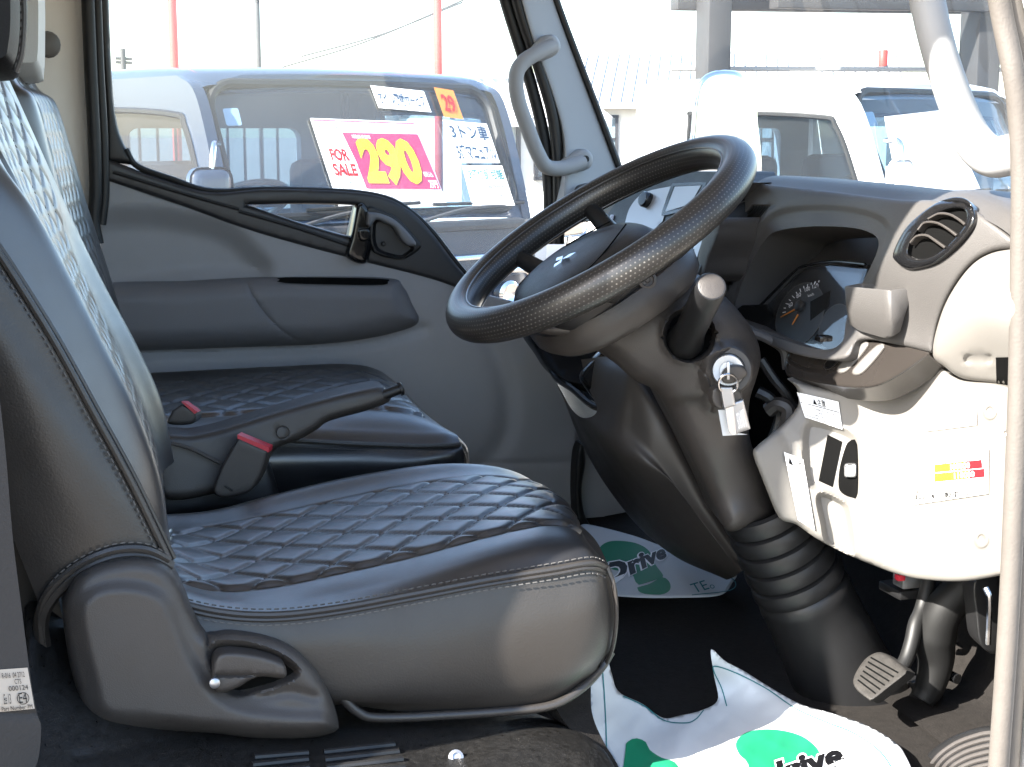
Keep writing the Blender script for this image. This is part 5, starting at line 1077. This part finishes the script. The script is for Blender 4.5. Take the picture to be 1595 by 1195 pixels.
    for y in (-.45, .45):
        MB().add(*g_box(L(-1.2, y, 1.25), (.16, .5, .75), np.c_[fwd, left, up], .06)).add(*g_box(L(-1.0, y, .9), (.5, .5, .16), np.c_[fwd, left, up], .06)).build('seat', m_cabin, t)
    c = L(-.58, -.42, 1.44); ua = (fwd * .86 + up * .5); 
    stw = tube('steering_wheel', m_plast, t, [c + .21 * (math.cos(a) * ua + math.sin(a) * left) for a in np.linspace(0, 2 * math.pi, 36, endpoint=False)], .016, n=8, closed=True)
    tube('hub', m_plast, stw, [c + .2 * left, c, c - .2 * left], .018, n=8); tube('column', m_plast, stw, [c, c + fwd * .3 - up * .35], .04, n=8)
    # mirrors
    for s in (-1, 1):
        mc = L(.12, s * (W / 2 + .13), 1.45)
        mr = MB().add(*g_box(mc, (.07, .19, .36), np.c_[fwd, left, up], .05, 4)).build('mirror', paint if s < 0 else m_chrome, t)
        MB().add(*g_box(mc - fwd * .037, (.004, .15, .3), np.c_[fwd, left, up], .001)).build('mirror_glass', m_chrome, mr)
        tube('mirror_stay', m_chrome, mr, [L(-.05, s * W / 2, 1.72), L(.1, s * (W / 2 + .1), 1.7), mc, L(.1, s * (W / 2 + .1), 1.15), L(.02, s * W / 2, 1.05)], .012, n=8, samples=24)
    rv = MB().add(*g_box(L(-.3, -.05, 1.78), (.03, .24, .07), np.c_[fwd, left, up], .02)).build('rear_view_mirror', m_cabin, t)
    for y0, y1 in ((-.55, .05), (.1, .68)):
        wpr = tube('wiper', m_steelgrey, t, [wm2([(y0, -.03)], .03)[0], wm2([((y0 + y1) / 2, .03)], .03)[0], wm2([(y1, .05)], .028)[0]], .009, n=6, samples=10)
        tube('wiper_blade', m_rubber, wpr, [wm2([(y0 + .12, .06)], .02)[0], wm2([(y1 + .1, .07)], .02)[0]], .008, n=6)
    for y in (-.62, .62):
        for x in (-.7, -3.1):
            wh = lathe('wheel', m_rubber, t, L(x, y - .1, .34), left, [(.2, 0), (.33, .01), (.34, .03), (.34, .18), (.33, .2), (.2, .2)], 28); lathe('wheel_disc', m_steel, wh, L(x, y - .11 if y < 0 else y + .1, .34), left, [(.2, -.005), (.19, .01), (.06, .03), (.05, -.02)], 20)
    MB().add(*g_box(L(-2.6, 0, .68), (3.2, .8, .16), np.c_[fwd, left, up], .01)).build('chassis', m_frame, t)
    MB().add(*g_box(L(-3.1, 0, .86), (2.7, 1.8, .12), np.c_[fwd, left, up], .01)).build('load_bed', paint, t)
    for s in (-1, 1): MB().add(*g_box(L(-3.1, s * .9, 1.1), (2.7, .04, .4), np.c_[fwd, left, up], .005)).build('bed_gate', paint, t)
    ins = rrect(W / 2 - .2, wl - .16, W / 2 - .13, wl - .09, .004)
    V, Fc, _ = sheet(offs(rrect(-W / 2 + .13, wl - .17, -W / 2 + .2, wl - .09, .01), 0), wm2, step=.1, h0=-.006); link('inspection_sticker', mesh(V, Fc), m_white, gls)
    n = np.cross(wsu, wsv)
    return t, gls, plane_px_map(L(-.03, 0, 1.36) + n * .055, n), L
t1_, gl1, pm1, L1 = truck('blue grey parked truck with cards behind its windscreen, seen through the passenger window', lateral(-1.245, 6.15), (.62, -.78), m_bluepaint, 1.62)
def card(q, name='card', mt=m_white, dh=.0, label=''):
    V, Fc, _ = sheet(sm(q, 6, corners=True), pm1, step=40, h0=dh, ext=(.0, .004, 0)); return tag(link(name, mesh(V, Fc), mt), label, 'card', 'cards behind the truck windscreen')
pq = [(483, 184), (648, 190), (698, 322), (528, 322)]; pc_ = card(pq, 'price_card', label='white price card with yellow 290 on a red field, inside the truck windscreen')
cd_ = lambda u0, v0, u1, v1: sub(pq, u0, v0, u1, v1)
V, Fc, _ = sheet(sm([(cd_(.25, .16, .25, .16)[0])] + [cd_(.97, .15, .97, .15)[0], cd_(.995, .8, .995, .8)[0], cd_(.3, .8, .3, .8)[0], cd_(.29, .5, .29, .5)[0]], 6, corners=True), pm1, step=40, h0=.004); link('red_field', mesh(V, Fc), m_pink, pc_)
ln_ = MB()
V, Fc, _ = sheet(sm(cd_(.01, .015, .98, .03), 6, corners=True), pm1, step=40, h0=.004); link('top_line', mesh(V, Fc), m_pink, pc_)
text('price', m_yellow, pc_, [('290', cd_(.34, .21, .88, .76), .055)], pm1, .008)
text('price_text', m_redink, pc_, [('FOR', cd_(.075, .35, .24, .49), .035), ('SALE', cd_(.06, .52, .27, .66), .035)], pm1, .006)
text('card_print', m_blue, pc_, [('キャンター 3T ロング フルフラットロー', cd_(.04, .05, .93, .13)), ('年式', cd_(.04, .2, .14, .25)), ('22年9月', cd_(.05, .27, .22, .32)), ('走行距離', cd_(.05, .7, .2, .75)), ('179千km', cd_(.06, .78, .24, .84)), ('車検整備付　エアコン　パワステ　ETC', cd_(.05, .86, .66, .91)), ('お問い合せは係員まで', cd_(.7, .86, .97, .9)), ('全長 6m  総重量 6t  ドライブレコーダー', cd_(.05, .93, .8, .98))], pm1, .006)
text('card_print', m_white, pc_, [('特別販売価格', cd_(.33, .18, .5, .225)), ('万円', cd_(.9, .7, .98, .79), .02), ('税込', cd_(.88, .6, .97, .66))], pm1, .008)
q = [(577, 133), (660, 142), (672, 175), (590, 168)]; c2 = card(q, 'service_card', label='white strip card with blue Japanese lettering, highest on the truck windscreen'); text('card_lettering', m_blue, c2, [('オイル交換サービス', sub(q, .06, .18, .95, .82), .02)], pm1, .006)
q = [(676, 136), (706, 141), (722, 186), (692, 182)]; c3 = card(q, 'year_card', m_orange, label='small orange card with red number 29 on the truck windscreen'); text('card_lettering', m_redink, c3, [('29', sub(q, .18, .2, .82, .8), .03)], pm1, .006)
q = [(690, 187), (758, 193), (779, 254), (712, 254)]; c4 = card(q, 'type_card', label='white card with two lines of dark Japanese lettering, under the orange card'); text('card_lettering', m_blue, c4, [('3トン車', sub(q, .08, .06, .94, .44), .025), ('5速マニュアル', sub(q, .08, .54, .97, .94), .025)], pm1, .006)
q = [(720, 258), (782, 258), (802, 320), (736, 320)]; c5 = card(q, 'warranty_card', label='white card with teal heading, lowest beside the price card on the truck windscreen'); text('card_lettering', m_teal, c5, [('3年保証可能', sub(q, .1, .08, .95, .36), .02)], pm1, .006); text('card_print', m_grey_ink, c5, [('走行距離無制限', sub(q, .2, .46, .9, .6)), ('全国対応保証', sub(q, .2, .68, .9, .82))], pm1, .006)
t2_, gl2, pm2, L2 = truck('white parked truck in the sun, seen through the windscreen', lateral(1.80, 7.5), (.7, -.7), m_truckpaint)
V, Fc, _ = sheet(sm([(1378, 182), (1465, 172), (1500, 235), (1530, 300), (1400, 300)], 10, corners=True), pm2, step=60, h0=.0, ext=(0, .004, 0)); tag(link('price_card', mesh(V, Fc), m_white), 'large blank white card inside the windscreen of the white truck', 'card')

# own passenger side mirror ahead of the far pillar
om = thing('side_mirror', 'large chrome framed side mirror standing outside the windscreen, beyond the steering wheel', 'mirror', tuple(at(1120, 300, 1.78)))
mo = sm([(1072, 300), (1076, 200), (1081, 150), (1090, 125), (1108, 112), (1132, 109), (1154, 114), (1164, 132), (1168, 180), (1168, 300)], 5)
mmap = px_map([(1072, 200, 1.74), (1168, 200, 1.78), (1120, 300, 1.76)])
relief('mirror_housing', m_chrome, om, mo, mmap, rim=(8, .02), step=8, ext=(.05, .06, 0))
V, Fc, _ = sheet(offs(mo, 8), mmap, step=20, h0=.004); link('mirror_glass', mesh(V, Fc), M('mirror glass', (.85, .86, .87), .03, metal=1), om)
tube('mirror_stay', m_chrome, om, [at(1120, 300, 1.8), at(1100, 330, 1.72), at(1040, 340, 1.6)], .012, n=8, samples=12)

# red poles, grey steel frame, houses, wires
def pole(px, py, Y, r, label, name='red_pole', mt=None, top=6.0, cat='pole', group='red flag poles'):
    p = at(px, py, Y); t = thing(name, label, cat, (p[0], p[1], 0), group)
    lathe('shaft', mt or m_redpole, t, (p[0], p[1], 0), (0, 0, 1), [(r, 0), (r, top * .5), (r * .96, top)], 16); lathe('base', m_steelgrey, t, (p[0], p[1], 0), (0, 0, 1), [(r * 3, 0), (r * 3, .04), (r * 1.4, .06), (r * 1.2, .12)], 12)
pole(270, 60, 9.5, .032, 'red pole rising behind the side window of the blue grey truck')
pole(682, 60, 8.6, .029, 'red pole rising behind the windscreen and orange card of the blue grey truck')
pb0, pb1 = at(1375, 106, 13.6), at(1375, 78, 13.6); rl = thing('red_lamp', 'short red warning lamp standing on the shelter beam above the white truck roof', 'lamp', tuple(pb0))
lathe('lens', m_redpole, rl, pb0, (0, 0, 1), [(.05, .02), (.052, .03), (.052, pb1[2] - pb0[2] - .01), (.045, pb1[2] - pb0[2])], 16); lathe('base', m_steelgrey, rl, pb0, (0, 0, 1), [(.06, 0), (.06, .02)], 16)
gf = thing('steel_frame', 'grey steel portal frame of an open shelter behind the white truck', 'shelter', tuple(at(1110, 300, 14) * [1, 1, 0]))
fx = lambda px: at(px, 60, 14)
def post(px0, px1, Y, nm='column', top=7.0, mt=None):
    a, b = at(px0, 60, Y), at(px1, 60, Y); wd = abs(b[0] - a[0]); c = (a + b) / 2
    return box(nm, mt or m_steelgrey, gf, (c[0], c[1], top / 2), (wd * .72, wd * .9, top), None, .02)
post(1086, 1136, 13.2); post(1502, 1552, 13.2); post(1248, 1268, 22, mt=m_wall)
def beam(x0, y0, x1, y1, Y0, Y1, th, nm='beam', mt=None):
    a, b = at(x0, y0, Y0), at(x1, y1, Y1); d = b - a; Lg = np.linalg.norm(d); d /= Lg; s = np.cross([0, 0, 1.0], d); s /= np.linalg.norm(s)
    box(nm, m_trim if nm == 'rail' else m_steelgrey, gf, (a + b) / 2, (Lg, .2, th), np.c_[d, s, np.cross(d, s)], .01)
beam(1050, 4, 1900, 16, 13.5, 13.5, .16); beam(1040, 107, 1900, 110, 13.6, 13.6, .05, 'rail'); beam(1205, -6, 1800, 6, 13.0, 13.0, .25)
def house(label, cx, cy, yaw, wd, dp, hh, rh, over=.5, wins=()):
    t = thing('house', label, 'house', (cx, cy, 0), 'houses beyond the yard'); c, s = math.cos(yaw), math.sin(yaw); u = np.array([c, s, 0]); v = np.array([-s, c, 0]); O = np.array([cx, cy, 0.0])
    MB().add(*g_box(O + [0, 0, hh / 2], (wd, dp, hh), np.c_[u, v, [0, 0, 1]], 0)).build('wall', m_wall, t)
    for sg in (-1, 1):
        e0 = O + v * sg * (dp / 2 + over) + np.array([0, 0, hh - .15]); r0 = O + np.array([0, 0, hh + rh]); n = np.cross(u, r0 - e0) * -sg; n /= np.linalg.norm(n)
        P = [e0 - u * (wd / 2 + over), e0 + u * (wd / 2 + over), r0 + u * (wd / 2 + over), r0 - u * (wd / 2 + over)]; V = P + [p - np.array([0, 0, .14]) for p in P]
        rp = MB().add(V, [(0, 1, 2, 3), (7, 6, 5, 4), (0, 4, 5, 1), (1, 5, 6, 2), (2, 6, 7, 3), (3, 7, 4, 0)]).build('roof', m_tile, t)
        ti = MB(); nn = int((wd + 2 * over) / .3)
        for k in range(nn + 1):
            f = -(wd / 2 + over) + .3 * k; ti.add(*g_tube([e0 + u * f + [0, 0, .03], r0 + u * f + [0, 0, .03]], .035, n=6))
        tag(ti.build('roof_tiles', m_tile, rp), kind='stuff')
    tube('ridge', m_tile, t, [O + u * (wd / 2 + over) + [0, 0, hh + rh + .05], O - u * (wd / 2 + over) + [0, 0, hh + rh + .05]], .14, n=8)
    for sg in (-1, 1):
        gx = O + u * sg * wd / 2; MB().add([gx - v * dp / 2 + [0, 0, hh - .1], gx + v * dp / 2 + [0, 0, hh - .1], gx + [0, 0, hh + rh - .15], gx - u * sg * .1 - v * dp / 2 + [0, 0, hh - .1], gx - u * sg * .1 + v * dp / 2 + [0, 0, hh - .1], gx - u * sg * .1 + [0, 0, hh + rh - .15]], [(0, 1, 2), (5, 4, 3), (0, 3, 4, 1), (1, 4, 5, 2), (2, 5, 3, 0)]).build('gable', m_wall, t)
    for a, z, w_, h_ in wins:
        wc = O - v * (dp / 2 + .02) + u * a + np.array([0, 0, z]); f = MB()
        for dx, dz, sx_, sz_ in ((0, h_ / 2, w_ + .1, .08), (0, -h_ / 2, w_ + .1, .08), (-w_ / 2, 0, .08, h_), (w_ / 2, 0, .08, h_), (0, 0, .06, h_), (0, .0, w_, .05)): f.add(*g_box(wc + u * dx + np.array([0, 0, dz]), (sx_, .1, sz_), np.c_[u, v, [0, 0, 1]], 0))
        fo = f.build('window', m_frame, t); MB().add(*g_box(wc + v * .03, (w_, .02, h_), np.c_[u, v, [0, 0, 1]], 0)).build('pane', m_tglass, fo)
h1 = at(950, 200, 36); house('pale house with long grey tiled roof, behind the side mirror', h1[0] + 4.2, h1[1] + 2.2, -.45, 9, 6, 2.6, 1.3, .5, [(-3.3, 1.5, 1.2, 1.2), (1.5, 1.5, 1.6, 1.2)])
h2 = at(830, 230, 27); house('pale house with dark framed windows, in the gap beside the far front pillar', h2[0], h2[1] + 3, .1, 2.9, 4, 2.1, .7, .35, [(-.75, 1.3, 1.1, 1.1), (.75, 1.3, 1.1, 1.1)])
up_ = thing('utility_pole', 'thin grey utility pole with crossarms far behind the side window of the blue grey truck', 'utility pole', tuple(at(192, 100, 60) * [1, 1, 0]))
b_ = at(192, 100, 60); lathe('shaft', m_steelgrey, up_, (b_[0], b_[1], 0), (0, 0, 1), [(.16, 0), (.11, at(192, 76, 60)[2])], 10)
for yy in (91, 97): tube('crossarm', m_steelgrey, up_, [at(180, yy, 60), at(206, yy + 1, 60)], .06, n=6)
pole(402, 50, 30, .05, 'slim grey lamp mast between the two red poles', name='lamp_mast', mt=m_steelgrey, top=8, cat='mast', group=None)
for k, (a, c, b) in enumerate((((440, 105), (570, 65), (740, -8)), ((470, 88), (590, 55), (720, 4)))):
    o = tube('overhead_wire', m_frame, None, [at(a[0], a[1], 26), at(c[0], c[1] , 24), at(b[0], b[1], 22)], .014, n=6, samples=20); tag(o, ('shorter, steeper' if k else 'longer, upper') + ' overhead wire slanting across the sky over the blue grey truck roof', 'wire', 'overhead wires')
